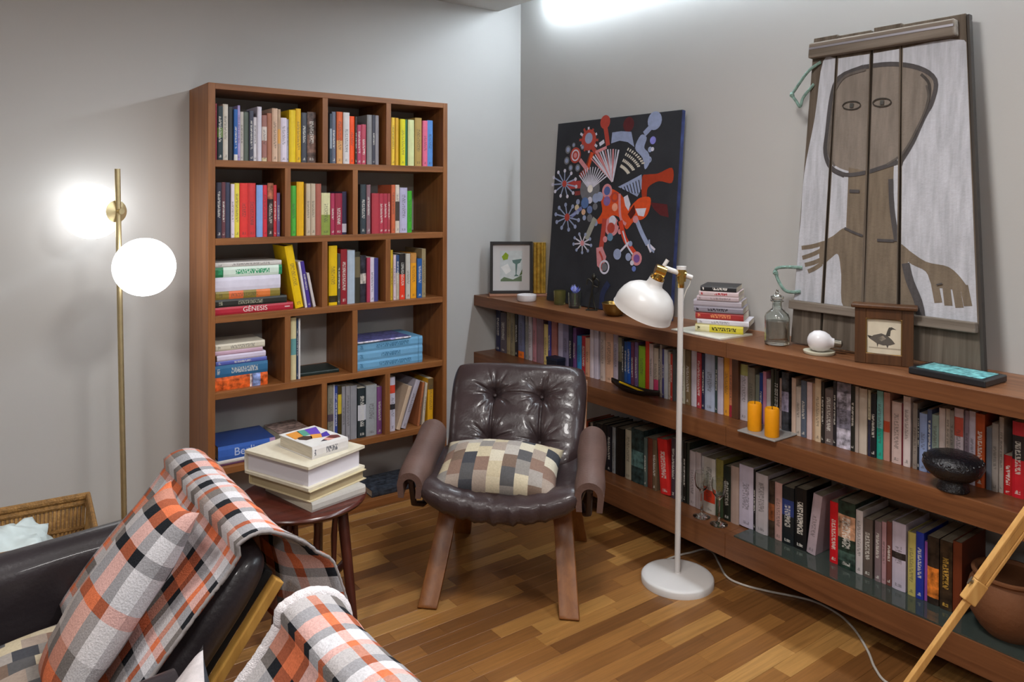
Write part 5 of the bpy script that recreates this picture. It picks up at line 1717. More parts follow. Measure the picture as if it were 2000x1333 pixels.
# ------------------------------------------------------------------ brass floor lamp with two opal globes
m_brass = mat('brushed_brass', '#c6b68c', 0.42, metal=0.85, var=0.08, vscale=30)
m_opal = mat('opal_glass_lit', '#ffffff', 0.3, emit=(0.98, 0.99, 1.0, 1), estr=GLOBE_STRENGTH)
fl = thing('floor_lamp', 'slim brass floor lamp with two glowing white globes by the left wall', 'floor lamp', (-2.268, -0.305, 0))
obj('base', MB().lathe([(0.001, 0.022), (0.11, 0.022), (0.122, 0.018), (0.125, 0.010), (0.125, 0)], 40), m_brass, fl, smooth=True)
obj('pole', MB().tube([(0.004, 0, 0.015), (0.0, 0, 0.30), (-0.011, 0.010, 0.99), (-0.020, 0.018, 1.657)], 0.011, 14), m_brass, fl, smooth=True)
gl1 = obj('globe', MB().lathe([(0.001 + 0.116 * math.sin(math.pi * k / 24), -0.116 * math.cos(math.pi * k / 24)) for k in range(25)], 40, (-0.091, 0.168, 1.481)), m_opal, fl, smooth=True)
gl2 = obj('globe', MB().lathe([(0.001 + 0.116 * math.sin(math.pi * k / 24), -0.116 * math.cos(math.pi * k / 24)) for k in range(25)], 40, (0.054, -0.122, 1.262)), m_opal, fl, smooth=True)


def disc_between(a, b, prof, n=24):
    """lathe profile (r, t) along the axis from a to b, t in metres from a"""
    a, b = Vector(a), Vector(b)
    q = (b - a).to_track_quat('Z', 'Y').to_matrix()
    mb = MB()
    mb.lathe(prof, n)
    mb.v = [tuple(a + q @ Vector(v)) for v in mb.v]
    return mb


obj('globe_holder', disc_between((-0.016, 0.015, 1.483), (-0.091, 0.168, 1.481), [(0.001, -0.02), (0.012, -0.02), (0.012, 0.002), (0.020, 0.004), (0.046, 0.012), (0.046, 0.016), (0.02, 0.016)]), m_brass, fl, smooth=True)
obj('globe_holder', disc_between((-0.014, 0.012, 1.262), (0.054, -0.122, 1.262), [(0.001, -0.02), (0.012, -0.02), (0.012, 0.004), (0.046, 0.016), (0.046, 0.022), (0.02, 0.022)]), m_brass, fl, smooth=True)

# ------------------------------------------------------------------ white reading lamp
m_white = mat('white_lacquer', '#c9c5c2', 0.35, spec=0.5)
m_gold = mat('polished_brass', '#c9a860', 0.18, metal=1.0)
m_cord = mat('white_cord', '#b8b2aa', 0.6)
LX, LY = -0.491, -1.698
rl = thing('reading_lamp', 'white floor reading lamp with bell shade and brass joints before the wall shelves', 'floor lamp', (LX, LY, 0))
obj('base', MB().lathe([(0.001, 0.040), (0.012, 0.040), (0.014, 0.036), (0.06, 0.033), (0.125, 0.030), (0.139, 0.027), (0.144, 0.022), (0.144, 0.0)], 56), m_white, rl, smooth=True)
obj('pole', MB().tube([(0, 0, 0.03), (0.005, 0.0, 0.6), (0.012, 0, 1.20)], 0.0115, 14), m_white, rl, smooth=True)
obj('pole_collar', MB().lathe([(0.0125, 1.185), (0.0135, 1.187), (0.0135, 1.215), (0.0125, 1.217)], 18, (0.012, 0, 0)), m_gold, rl, smooth=True)
ax = Vector((0.114, -0.086, -0.051)).normalized()
jn = Vector((LX - LX, 0, 0)) + Vector((0.015, 0.0, 1.240))
obj('arm', MB().tube([jn - ax * 0.075, jn + ax * 0.045], 0.0105, 14), m_white, rl, smooth=True)
obj('arm_clamp', MB().tube([jn + Vector((0, 0, -0.03)), jn + Vector((0, 0, 0.028))], 0.018, 14).tube([jn - ax * 0.016, jn + ax * 0.016], 0.017, 14), m_gold, rl, smooth=True)
obj('clamp_band', MB().tube([jn + Vector((0, 0, 0.018)), jn + Vector((0, 0, 0.031))], 0.0195, 16), m_white, rl, smooth=True)
hd = Vector((-0.052, 0.051, 1.252))
sa = Vector((-0.019, 0.073, -0.155)).normalized()
obj('head_joint', MB().tube([hd + ax * 0.02, hd - ax * 0.022], 0.023, 16).tube([hd - sa * 0.014, hd + sa * 0.030], [0.016, 0.025], 18).tube([hd + sa * 0.028, hd + sa * 0.04], 0.029, 20), m_gold, rl, smooth=True)
obj('switch_knob', MB().tube([hd + Vector((0.008, -0.01, 0.02)), hd + Vector((0.02, -0.02, 0.045))], 0.008, 10), m_white, rl, smooth=True)
pr = [(0.030, 0.036), (0.031, 0.052), (0.035, 0.066), (0.050, 0.075), (0.076, 0.086), (0.098, 0.103), (0.111, 0.124), (0.119, 0.146), (0.122, 0.162), (0.1225, 0.185), (0.125, 0.190), (0.122, 0.191), (0.1185, 0.184), (0.1175, 0.160), (0.113, 0.145), (0.105, 0.124), (0.092, 0.106), (0.072, 0.090), (0.047, 0.079), (0.030, 0.070)]
mbs = MB()
mbs.lathe(pr, 48)
mbs.f = [f for f in mbs.f if len(f) == 4]
qs = sa.to_track_quat('Z', 'Y').to_matrix()
mbs.v = [tuple(hd + qs @ Vector(v)) for v in mbs.v]
obj('shade', mbs, m_white, rl, smooth=True, fixn=False)
obj('bulb', disc_between(hd + sa * 0.08, hd + sa * 0.2, [(0.013, 0), (0.014, 0.03), (0.026, 0.055), (0.03, 0.072), (0.026, 0.09), (0.012, 0.101), (0.001, 0.103)]), mat('frosted_bulb', '#e8e6e2', 0.4), rl, smooth=True)
obj('lamp_cable', MB().tube(catmull([jn + ax * 0.04, jn + ax * 0.035 + Vector((0, 0, -0.03)), (0.028, -0.012, 1.17), (0.016, -0.004, 1.12)], 5), 0.0022, 6), m_cord, rl, smooth=True)
pts = [(-0.48, -1.60), (-0.40, -1.555), (-0.304, -1.561), (-0.257, -1.572), (-0.19, -1.585), (-0.181, -1.627), (-0.244, -1.712), (-0.307, -1.80), (-0.308, -1.875), (-0.27, -1.966), (-0.214, -2.064), (-0.191, -2.136), (-0.205, -2.227), (-0.254, -2.314), (-0.337, -2.405), (-0.412, -2.471), (-0.455, -2.54), (-0.44, -2.68), (-0.30, -2.78), (-0.1, -2.80)]
obj('power_cord', MB().tube(catmull([(x - LX, y - LY, 0.0052) for x, y in pts], 6), 0.0042, 7), m_cord, rl, smooth=True)

# ------------------------------------------------------------------ round side table
m_mah = wood('mahogany', '#3c1a14', '#5a2a20', 'x', 0.8, rough=0.25, spec=0.5)
m_mahz = wood('mahogany_leg', '#34160f', '#4e241a', 'z', 0.8, rough=0.3)
TX, TY, TZ = -1.80, -1.045, 0.45
tb = thing('side_table', 'round dark reddish wooden side table carrying a stack of books', 'table', (TX, TY, 0))
obj('table_top', MB().lathe([(0.001, TZ - 0.026), (0.215, TZ - 0.026), (0.228, TZ - 0.018), (0.232, TZ - 0.010), (0.228, TZ - 0.003), (0.222, TZ), (0.001, TZ)], 56), m_mah, tb, smooth=True)
for top, ft in (((0.09, 0.08), (0.19, 0.30)), ((0.10, -0.12), (0.10, -0.235)), ((-0.12, 0.10), (-0.22, 0.18)), ((-0.10, -0.12), (-0.19, -0.22))):
    obj('leg', MB().tube([(top[0], top[1], TZ - 0.024), ((top[0] + ft[0]) / 2, (top[1] + ft[1]) / 2, 0.22), (ft[0], ft[1], 0)], [0.021, 0.018, 0.014], 12), m_mahz, tb, smooth=True)
arc = [(-0.155 * math.cos(a) * 1.0, -0.155 * math.sin(a), 0.20) for a in [R(-20) + R(160) * k / 12 for k in range(13)]]
obj('stretcher', MB().tube(arc, 0.016, 10, flat=0.7), m_mahz, tb, smooth=True)
for k in (2, 4, 6, 8, 10):
    x, y, z = arc[k]
    obj('spindle', MB().tube([(x * 1.05, y * 1.05, TZ - 0.024), (x, y, 0.33), (x, y, 0.20)], [0.009, 0.012, 0.008], 8), m_mahz, tb, smooth=True)

# stack on the side table (near corner, turn, size)
z = TZ
m_page_w = mat('white_page_edges', '#d6d2da', 0.8, spec=0.1)
m_page_t = mat('tan_page_edges', '#a8987a', 0.8, spec=0.1)


def flat_at(label, near, ang, L, D, t, hexc, opts=None, away=False, **kw):
    """lying book whose corner nearest the camera is given; L runs right from it; away turns the spine to the far side"""
    global z
    c, s_ = math.cos(R(ang)), math.sin(R(ang))
    org = (near[0], near[1], z)
    if away:
        org = (near[0] + c * L - s_ * D, near[1] + s_ * L + c * D, z)
    o = book(label, org, R(ang) + (math.pi if away else 0), 90, t, L, D, hexc, opts or {}, 'books on the side table', **kw)
    z += t + 0.0006
    return o


flat_at('grey paperback at the bottom of the stack on the round table', (-1.837, -1.225), 12, 0.23, 0.30, 0.034, '#b8b4ae', dict(side='#b4b0aa'), title=False)
flat_at('cream cloth-bound book, second from bottom of the stack on the round table', (-1.842, -1.222), 20, 0.275, 0.325, 0.036, '#c8b890', dict(side='#c9ba98'), away=True, title=False, hard=True, over=0.008, pages=m_page_t)
flat_at('thick white book with cream cover, second from top on the round table', (-1.845, -1.215), 21, 0.280, 0.335, 0.085, '#d6d0c4', dict(side='#d8d0bc'), away=True, title=False, hard=True, over=0.014, board=0.010, pages=m_page_w)
o = flat_at('small white book with colourful cover on top of the round table stack', (-1.806, -1.150), 12, 0.155, 0.215, 0.045, '#d4d0ce', dict(side='#dcdad8', ink='#6a6a70'))
pm = MB()
for poly, c in (([(.05, .55), (.32, .62), (.45, .98), (.1, .96)], '#dd9440'), ([(.32, .62), (.5, .6), (.62, .96), (.42, .98)], '#5aa08c'), ([(.5, .6), (.72, .5), (.95, .95), (.62, .96)], '#6a4cb8'), ([(.34, .38), (.58, .3), (.72, .5), (.5, .6)], '#e09c4a'), ([(.58, .3), (.8, .28), (.92, .55), (.72, .5)], '#4c3ca0'),
                ([(.1, .5), (.2, .36), (.36, .36), (.46, .5), (.32, .62), (.14, .6)], '#4c3a34'), ([(.62, .22), (.74, .06), (.9, .05), (.95, .2), (.82, .28)], '#6a3a38'), ([(.5, .16), (.62, .22), (.72, .06), (.55, .04)], '#d89a8c'), ([(.38, .1), (.5, .16), (.52, .06)], '#3c3440')):
    pm.extrude([(a, b) for a, b in poly], 0, 0.0005, hx(c))
pm.v = [(-0.0006 - v[2], 0.012 + 0.19 * v[1], 0.155 * v[0]) for v in pm.v]
obj('cover_print', pm, vcol_mat('cover_print', 0.4, 0.3), o)

# ------------------------------------------------------------------ wicker basket with a plastic bag
m_wick = mat('wicker', '#a47c48', 0.7, var=0.3, vscale=30, bump=0.4, bscale=90)
m_wick_d = mat('wicker_rim', '#8a6434', 0.65, var=0.3, vscale=60, bump=0.5, bscale=160)
bs = thing('basket', 'rectangular woven wicker basket on the floor at the left edge', 'basket', (-2.70, -0.78, 0), R(-4))
bw, bd, bh = 0.25, 0.20, 0.45
wk = MB()
nv = 26
for side in range(4):
    ln = bw if side % 2 == 0 else bd
    for i in range(int(2 * ln / 0.013)):
        u = -ln + 0.0065 + i * 0.013
        if side == 0: a, b = (u, bd), (u * .9, bd * .9)
        elif side == 1: a, b = (bw, u), (bw * .9, u * .9)
        elif side == 2: a, b = (u, -bd), (u * .9, -bd * .9)
        else: a, b = (-bw, u), (-bw * .9, u * .9)
        wk.tube([(b[0], b[1], 0.01), ((a[0] + b[0]) / 2, (a[1] + b[1]) / 2, 0.22), (a[0], a[1], bh)], 0.0062, 6)
wo = obj('weave', wk, m_wick, bs, smooth=True, fixn=False)
wo['kind'] = 'stuff'
for z_, k in ((0.10, .922), (0.22, .949), (0.34, .976)):
    obj('woven_band', MB().tube([(-bw * k, -bd * k, z_), (bw * k, -bd * k, z_), (bw * k, bd * k, z_), (-bw * k, bd * k, z_)], 0.009, 8, closed=True), m_wick_d, bs)
obj('rim', MB().tube([(-bw, -bd, bh), (bw, -bd, bh), (bw, bd, bh), (-bw, bd, bh)], 0.014, 10, closed=True).tube([(-bw * .98, -bd * .98, bh - 0.022), (bw * .98, -bd * .98, bh - 0.022), (bw * .98, bd * .98, bh - 0.022), (-bw * .98, bd * .98, bh - 0.022)], 0.010, 8, closed=True), m_wick_d, bs)
obj('bottom', MB().box(-bw * .89, bw * .89, -bd * .89, bd * .89, 0.002, 0.016), m_wick_d, bs)
m_bag = mat('crumpled_plastic', '#ccd8d8', 0.3, spec=0.5, var=0.18, vscale=9, alpha=0.9)
bg = MB()


def bagfn(a, b):
    th, ph = 2 * math.pi * a, math.pi * b
    d = Vector((math.sin(ph) * math.cos(th), math.sin(ph) * math.sin(th), math.cos(ph)))
    n = noise.noise(d * 2.2) * 0.18 + abs(noise.noise(d * 5)) * 0.22
    return (d.x * 0.175 * (1 + n) - 0.015, d.y * 0.14 * (1 + n), 0.30 + d.z * 0.165 * (1 + n))


bg.grid(bagfn, 40, 24)
bag = obj('plastic_bag', bg, m_bag, smooth='all', weld=True)
bag.location = (-2.70, -0.79, 0.0)
tag(bag, 'crumpled pale bluish plastic bag inside the wicker basket', 'bag')

# ------------------------------------------------------------------ wooden easel at the right edge
m_beech = wood('beech', '#b88648', '#d4a664', 'z', 0.8, rough=0.45)
m_steel = mat('steel_fitting', '#8a8478', 0.35, metal=0.9)
es = thing('easel', 'pale wooden tripod easel with telescoping legs at the right edge', 'easel', (-0.75, -3.15, 0))


def bar(mb, a, b, w, h, side):
    a, b = Vector(a), Vector(b)
    d = (b - a).normalized()
    s = (Vector(side) - d * Vector(side).dot(d)).normalized() * w / 2
    n = d.cross(s).normalized() * h / 2
    mb.loft([[p + s + n, p - s + n, p - s - n, p + s - n] for p in (a, b)])
    return mb


E0 = Vector((-0.75, -3.15, 0))
pA, pB = Vector((-0.687, -2.887, 0.533)) - E0, Vector((-0.59, -2.957, 0.701)) - E0
dl = (pB - pA).normalized()
foot = pA - dl * (pA.z / dl.z)
apex = pA + dl * ((1.10 - pA.z) / dl.z)
view = Vector((0.6, 0.8, 0))
sd_ = dl.cross(view).normalized()
obj('lower_leg', bar(MB(), foot, pA + dl * 0.30, 0.017, 0.015, sd_), m_beech, es, bevel=0.002)
for k in (-1, 1):
    obj('upper_leg_strip', bar(MB(), pA + dl * 0.012 + sd_ * 0.0135 * k, apex + sd_ * 0.0135 * k, 0.009, 0.019, sd_), m_beech, es, bevel=0.002)
obj('leg_collar', bar(MB(), pA - dl * 0.05, pA + dl * 0.012, 0.036, 0.024, sd_), m_beech, es, bevel=0.003)
obj('wing_screw', MB().tube([pA + sd_ * 0.017, pA + sd_ * 0.027], 0.005, 10).tube([pA + sd_ * 0.026 - dl * 0.011, pA + sd_ * 0.026 + dl * 0.011], 0.0028, 8), m_steel, es, smooth=True)
for ft in (Vector((0.24, -0.55, 0)), Vector((-0.25, -0.62, 0))):
    obj('upper_leg_strip', bar(MB(), ft + (apex - ft) * 0.02, apex, 0.022, 0.02, sd_), m_beech, es, bevel=0.002)
obj('apex_block', bar(MB(), apex - Vector((0, 0, 0.04)), apex + Vector((0, 0, 0.05)), 0.06, 0.035, sd_), m_beech, es, bevel=0.004)

# ------------------------------------------------------------------ clay pot on the lowest shelf
m_clay = mat('terracotta', '#6e4427', 0.75, var=0.18, vscale=7, bump=0.25, bscale=40)
pot = obj('clay_pot', MB().lathe([(0.001, 0), (0.065, 0), (0.085, 0.02), (0.112, 0.065), (0.118, 0.11), (0.108, 0.15), (0.094, 0.172), (0.096, 0.178), (0.104, 0.182), (0.104, 0.188), (0.094, 0.190), (0.086, 0.180), (0.095, 0.15), (0.105, 0.11), (0.08, 0.03), (0.001, 0.02)], 48), m_clay, smooth=True)
pot.location = (-0.215, -2.79, WL1 + 0.0062)
tag(pot, 'rounded terracotta pot on the lowest wall shelf behind the easel leg', 'pot')

# ------------------------------------------------------------------ abstract canvas leaning on the wall
def stroke_poly(pts, w):
    """outline of a stroke in 2D"""
    L, Rr = [], []
    n = len(pts)
    for i, p in enumerate(pts):
        a, b = pts[max(i - 1, 0)], pts[min(i + 1, n - 1)]
        dx, dy = b[0] - a[0], b[1] - a[1]
        l = math.hypot(dx, dy) or 1
        nx, ny = -dy / l * w / 2, dx / l * w / 2
        L.append((p[0] + nx, p[1] + ny))
        Rr.append((p[0] - nx, p[1] - ny))
    return [[L[i], L[i + 1], Rr[i + 1], Rr[i]] for i in range(n - 1)]


def add_flat(mb, poly, z, col):
    """filled flat polygon, triangulated"""
    if len(poly) < 3:
        return
    tris = tessellate_polygon([[Vector((x, y, 0)) for x, y in poly]])
    o = len(mb.v)
    mb.v += [(x, y, z) for x, y in poly]
    for t in tris:
        a, b, c = [poly[i] for i in t]
        if (b[0] - a[0]) * (c[1] - a[1]) - (b[1] - a[1]) * (c[0] - a[0]) < 0:
            t = (t[0], t[2], t[1])
        mb.c[len(mb.f)] = col
        mb.f.append(tuple(o + i for i in t))


def clip_x(poly, x0, x1):
    for lim, keep in ((x0, 1), (x1, -1)):
        out = []
        for i in range(len(poly)):
            p, q = poly[i], poly[(i + 1) % len(poly)]
            ip, iq = (p[0] - lim) * keep >= 0, (q[0] - lim) * keep >= 0
            if ip:
                out.append(p)
            if ip != iq:
                t = (lim - p[0]) / (q[0] - p[0])
                out.append((lim, p[1] + t * (q[1] - p[1])))
        poly = out
        if len(poly) < 3:
            return []
    return poly


def smooth2(pts, closed):
    return [(p.x, p.y) for p in catmull([(x, y, 0) for x, y in pts], 4, closed)]


def art_polys(art, W, H):
    for s in art:
        c = hx(s[1])
        if s[0] == 'p':
            pts = [(u * W, v * H) for u, v in s[2]]
            yield (smooth2(pts, True) if len(pts) > 7 else pts), c
        elif s[0] == 's':
            pts = [(u * W, v * H) for u, v in s[2]]
            for q in stroke_poly(smooth2(pts, False) if len(pts) > 2 else pts, s[3] * W):
                yield q, c
        elif s[0] == 'c':
            u, v = s[2]
            r = s[3] * W
            yield [(u * W + r * math.cos(a), v * H + r * math.sin(a)) for a in [2 * math.pi * k / 18 for k in range(18)]], c
        elif s[0] == 'r':
            u, v = s[2]
            r, w = s[3] * W, s[4] * W
            for k in range(18):
                a, b = 2 * math.pi * k / 18, 2 * math.pi * (k + 1) / 18
                yield [(u * W + r * math.cos(a), v * H + r * math.sin(a)), (u * W + r * math.cos(b), v * H + r * math.sin(b)),
                       (u * W + (r - w) * math.cos(b), v * H + (r - w) * math.sin(b)), (u * W + (r - w) * math.cos(a), v * H + (r - w) * math.sin(a))], c


def lean_matrix(y_left, z, x_bottom, x_top, H):
    """local x -> world -y, local y -> up the leaning plane, local z -> into the room"""
    up = Vector((x_top - x_bottom, 0, math.sqrt(H * H - (x_top - x_bottom) ** 2))).normalized()
    xx = Vector((0, -1, 0))
    zz = xx.cross(up)
    return Matrix(((xx.x, up.x, zz.x, x_bottom), (xx.y, up.y, zz.y, y_left), (xx.z, up.z, zz.z, z), (0, 0, 0, 1)))


m_canvas = mat('dark_canvas', '#32343a', 0.7, spec=0.25, var=0.2, vscale=5, bump=0.15, bscale=350)
m_canvas_e = mat('blue_canvas_edge', '#2c3560', 0.8, var=0.4, vscale=20)
m_paint = vcol_mat('artist_paint', 0.55, 0.25, var=0.10, vscale=40, bump=0.1, bscale=120)
CW, CH_ = 0.905, 0.995
cv = thing('painting', 'large dark abstract painting with red and blue starburst shapes leaning on the wall', 'painting')
cv.matrix_world = lean_matrix(-0.440, WT1 + 0.003, -0.125, -0.045, CH_)
obj('canvas', MB().box(0, CW, 0, CH_, 0.002, 0.022), m_canvas, cv, bevel=0.002)
obj('canvas_edge', MB().box(CW - 0.0005, CW + 0.0012, 0.002, CH_ - 0.002, 0.0, 0.021), m_canvas_e, cv)
pm = MB()
zl = 0.0221
for poly, c in art_polys(CANVAS_ART, CW, CH_):
    add_flat(pm, poly, zl, c)
    zl += 0.000006
obj('painted_motif', pm, m_paint, cv, fixn=False)

# ------------------------------------------------------------------ painted plank panel
m_old = wood('weathered_plank', '#4e453c', '#786d62', 'y', 0.8, rough=0.85, bump=0.5, spec=0.15)
m_old_r = wood('weathered_rail', '#5e554c', '#8a8076', 'x', 0.8, rough=0.85, bump=0.5, spec=0.15)
m_brown_e = mat('rusty_edge', '#3c3733', 0.8)
m_paintw = vcol_mat('flaking_paint', 0.8, 0.12, var=0.17, vscale=16, bump=0.3, bscale=90, stretch=(3.5, 0.45, 1))
BW, BH = 0.698, 1.215


def taper(mb):
    """the panel narrows towards its top"""
    mb.v = [((0.050 + (x / BW) * 0.565) * (y / BH) + x * (1 - y / BH), y, z) for x, y, z in mb.v]
    return mb


pn = thing('painted_panel', 'tall weathered plank panel painted with a brown figure on white', 'painting')
pn.matrix_world = lean_matrix(-1.975, WT1 + 0.004, -0.115, -0.045, BH)
edges = [0, 0.181, 0.424, 0.6146, 1.0]
for i in range(4):
    x0, x1 = edges[i] * BW + (0.0035 if i else 0), edges[i + 1] * BW - (0.0035 if i < 3 else 0)
    tilt = [0, 0.004, -0.003, 0.002][i]
    p = obj('plank', taper(MB().loft([[(x0 + tilt, 0.004 * i, 0.006), (x1 + tilt, 0.004 * i, 0.006), (x1 + tilt, 0.004 * i, 0.028), (x0 + tilt, 0.004 * i, 0.028)],
                                [(x0 - tilt, BH - 0.006 * (i % 2), 0.006), (x1 - tilt, BH - 0.006 * (i % 2), 0.006), (x1 - tilt, BH - 0.006 * (i % 2), 0.028), (x0 - tilt, BH - 0.006 * (i % 2), 0.028)]])), m_old, pn, bevel=0.002)
    pm = MB()
    zl = 0.0284
    for poly, c in art_polys(PANEL_ART, BW, BH):
        q = clip_x(poly, x0 + 0.002 + abs(tilt), x1 - 0.002 - abs(tilt))
        if q:
            add_flat(pm, q, zl, c)
        zl += 0.00002
    obj('painted_figure', taper(pm), m_paintw, p, fixn=False)
obj('top_rail', taper(MB().box(0.0, BW - 0.03, BH - 0.085, BH - 0.025, 0.0282, 0.062)), m_old_r, pn, bevel=0.006)
obj('bottom_ledge', taper(MB().box(-0.004, BW, 0.135, 0.17, 0.0282, 0.058)), m_old_r, pn, bevel=0.004)
obj('metal_strip', taper(MB().box(0.006, BW - 0.035, BH - 0.052, BH - 0.044, 0.0615, 0.064)), mat('dull_zinc', '#9a98a0', 0.5, metal=0.6), pn)
obj('edge_batten', taper(MB().box(BW, BW + 0.012, 0, BH - 0.01, 0.004, 0.028)), m_brown_e, pn, bevel=0.002)
m_rope = mat('green_rope', '#7d9a90', 0.9, var=0.25, vscale=60, bump=0.6, bscale=200)
for pts in ([(0.05, BH - 0.10, 0.032), (0.0, BH - 0.135, 0.05), (-0.065, BH - 0.205, 0.05), (-0.075, BH - 0.222, 0.05), (-0.05, BH - 0.25, 0.05), (-0.028, BH - 0.272, 0.05), (-0.018, BH - 0.235, 0.045), (0.022, BH - 0.185, 0.032)],
            [(0.03, 0.30, 0.032), (-0.03, 0.298, 0.05), (-0.075, 0.29, 0.05), (-0.08, 0.272, 0.05), (-0.06, 0.235, 0.05), (-0.03, 0.205, 0.05), (0.0, 0.20, 0.045), (0.03, 0.205, 0.032)]):
    cp = catmull(pts, 6)
    rp = obj('rope', taper(MB().tube(cp, 0.0065, 8)), m_rope, pn, smooth=True)
    mid = pts[3]
    obj('knot', taper(MB().tube([(mid[0] - 0.006, mid[1] + 0.008, mid[2]), (mid[0], mid[1], mid[2] + 0.003), (mid[0] + 0.008, mid[1] - 0.012, mid[2])], [0.006, 0.011, 0.006], 8)), m_rope, rp, smooth=True)

# ------------------------------------------------------------------ things on the top shelf
ZT = WT1 + 0.0006
# corner: framed print on a little wooden tray, gilded mouldings beside it
m_pinkw = wood('rosy_tray_wood', '#8a5c48', '#a87a62', 'x', 1, rough=0.5)
m_bframe = mat('black_frame', '#2c2a2a', 0.45)
m_matb = mat('white_mount', '#c9c6c6', 0.8)
m_gild = mat('gilding', '#c29c42', 0.32, metal=0.6, var=0.3, vscale=40)
ang = math.atan2(-0.15, 0.235)
tr = obj('wooden_tray', MB().box(0, 0.345, -0.055, 0.05, 0, 0.012), m_pinkw, bevel=0.002)
tr.location = (-0.285, -0.075, ZT)
tr.rotation_euler = (0, 0, ang)
tag(tr, 'thin rosy wooden tray under the framed print in the corner', 'tray')
pf = thing('picture_frame', 'black framed print of a green leaf and glass standing in the corner', 'picture', (-0.283, -0.083, ZT + 0.0125), ang)
fw, fh = 0.25, 0.305
for nm, b in (('frame_rail', (0, 0.016, 0, fh)), ('frame_rail', (fw - 0.016, fw, 0, fh)), ('frame_rail', (0.016, fw - 0.016, 0, 0.016)), ('frame_rail', (0.016, fw - 0.016, fh - 0.016, fh))):
    obj(nm, MB().box(b[0], b[1], -0.012, 0.016, b[2], b[3]), m_bframe, pf, bevel=0.0012)
obj('backing', MB().box(0.004, fw - 0.004, 0.010, 0.015, 0.004, fh - 0.004), m_bframe, pf)
mtb = obj('mount', MB().box(0.014, fw - 0.014, 0.006, 0.010, 0.014, fh - 0.014), m_matb, pf)
pr_ = MB()
pr_.box(0.058, 0.190, 0.0050, 0.0058, 0.068, 0.250, hx('#c2c8c8'))
for poly, c in (([(.066, .19), (.075, .17), (.10, .175), (.105, .20), (.088, .215)], '#86a02c'), ([(.125, .17), (.18, .178), (.17, .155), (.155, .148), (.15, .09), (.165, .08), (.135, .078), (.145, .09), (.143, .148), (.13, .155)], '#5c7670'), ([(.06, .06), (.08, .075), (.13, .06), (.18, .085), (.18, .05), (.06, .05)], '#66785c'), ([(.06, .13), (.10, .15), (.12, .11), (.09, .09)], '#dcdcda'), ([(.165, .08), (.182, .12), (.182, .09)], '#54663a')):
    n = len(pr_.v)
    add_flat(pr_, [(x, z_) for x, z_ in poly], 0, hx(c))
    pr_.v[n:] = [(v[0] * 1.04, 0.0046, v[1] * 1.04 + 0.018) for v in pr_.v[n:]]
obj('print', pr_, vcol_mat('printed_card', 0.6, 0.2, var=0.08), mtb)
gb = thing('gilded_box', 'gilded fluted box frame standing beside the black picture frame', 'ornament', (-0.070, -0.222, ZT + 0.0125), ang)
obj('body', MB().box(0, 0.072, -0.01, 0.03, 0, 0.300), m_gild, gb, bevel=0.002)
for k, (x, r) in enumerate(((0.010, 0.010), (0.030, 0.012), (0.052, 0.009), (0.066, 0.007))):
    obj('fluting', MB().tube([(x, -0.011, 0.003), (x, -0.011, 0.299)], r, 12), m_gild, gb, smooth=True)
for z_ in (0.03, 0.272):
    obj('band', MB().tube([(0.03, -0.011, z_), (0.03, -0.011, z_ + 0.012)], 0.0145, 14), m_gild, gb, smooth=True)

m_porc = mat('white_porcelain', '#d6d2d4', 0.25, spec=0.5)
ds = obj('dish', MB().lathe([(0.001, 0), (0.048, 0), (0.054, 0.006), (0.055, 0.034), (0.052, 0.036), (0.049, 0.034), (0.047, 0.010), (0.001, 0.008)], 40), m_porc, smooth=True)
ds.location = (-0.245, -0.385, ZT)
tag(ds, 'small round white porcelain dish at the corner end of the shelf', 'dish')


def tumbler(x, y, r, h, label, m=m_glass):
    o = obj('glass', MB().lathe([(0.001, 0), (r * .86, 0), (r * .9, 0.004), (r, h), (r - 0.003, h), (r * .86, 0.012), (0.001, 0.010)], 28), m, smooth=True)
    o.location = (x, y, ZT)
    return tag(o, label, 'glass')


m_gtint = mat('olive_glass', '#a8a468', 0.05, trans=0.85, ior=1.45)
tumbler(-0.185, -0.60, 0.034, 0.075, 'small empty olive-tinted glass, left of the two tumblers', m_gtint)
tumbler(-0.205, -0.745, 0.036, 0.082, 'small clear glass tumbler holding blue flowers')
fb = MB()
m_petal = vcol_mat('blue_petals', 0.6, 0.2)
fr_ = random.Random(5)
for k in range(44):
    a, e = fr_.uniform(0, 6.28), fr_.uniform(0.1, 1.5)
    d = Vector((math.cos(a) * math.cos(e), math.sin(a) * math.cos(e), math.sin(e)))
    s = d.cross(Vector((0, 0, 1)))
    s = (s.normalized() if s.length > .01 else Vector((1, 0, 0))) * 0.006
    n = d.cross(s).normalized() * 0.0015
    p0, p1 = Vector((0, 0, 0.07)) + d * 0.008, Vector((0, 0, 0.082)) + d * fr_.uniform(0.02, 0.034) + Vector((0, 0, fr_.uniform(0, 0.012)))
    m_ = (p0 + p1) / 2
    fb.add([p0, m_ + s + n, p1, m_ - s + n, m_ - n], [(0, 1, 2, 3), (0, 4, 1), (1, 4, 2), (2, 4, 3), (3, 4, 0)], hx(fr_.choice(['#8896e4', '#7078d0', '#b4bcf0', '#5c64bc'])))
fwr = obj('flower_bunch', fb, m_petal)
fwr.location = (-0.205, -0.745, ZT + 0.004)
obj('stem', MB().tube([(0.0, 0, 0.010), (0.002, 0.002, 0.04), (0, 0, 0.078)], 0.003, 6), mat('green_stem', '#4a6a3a', 0.6), fwr)
tag(fwr, 'bunch of pale blue flowers in the clear tumbler', 'flowers')
m_wire = mat('dark_wire', '#3a3832', 0.45, metal=0.8)
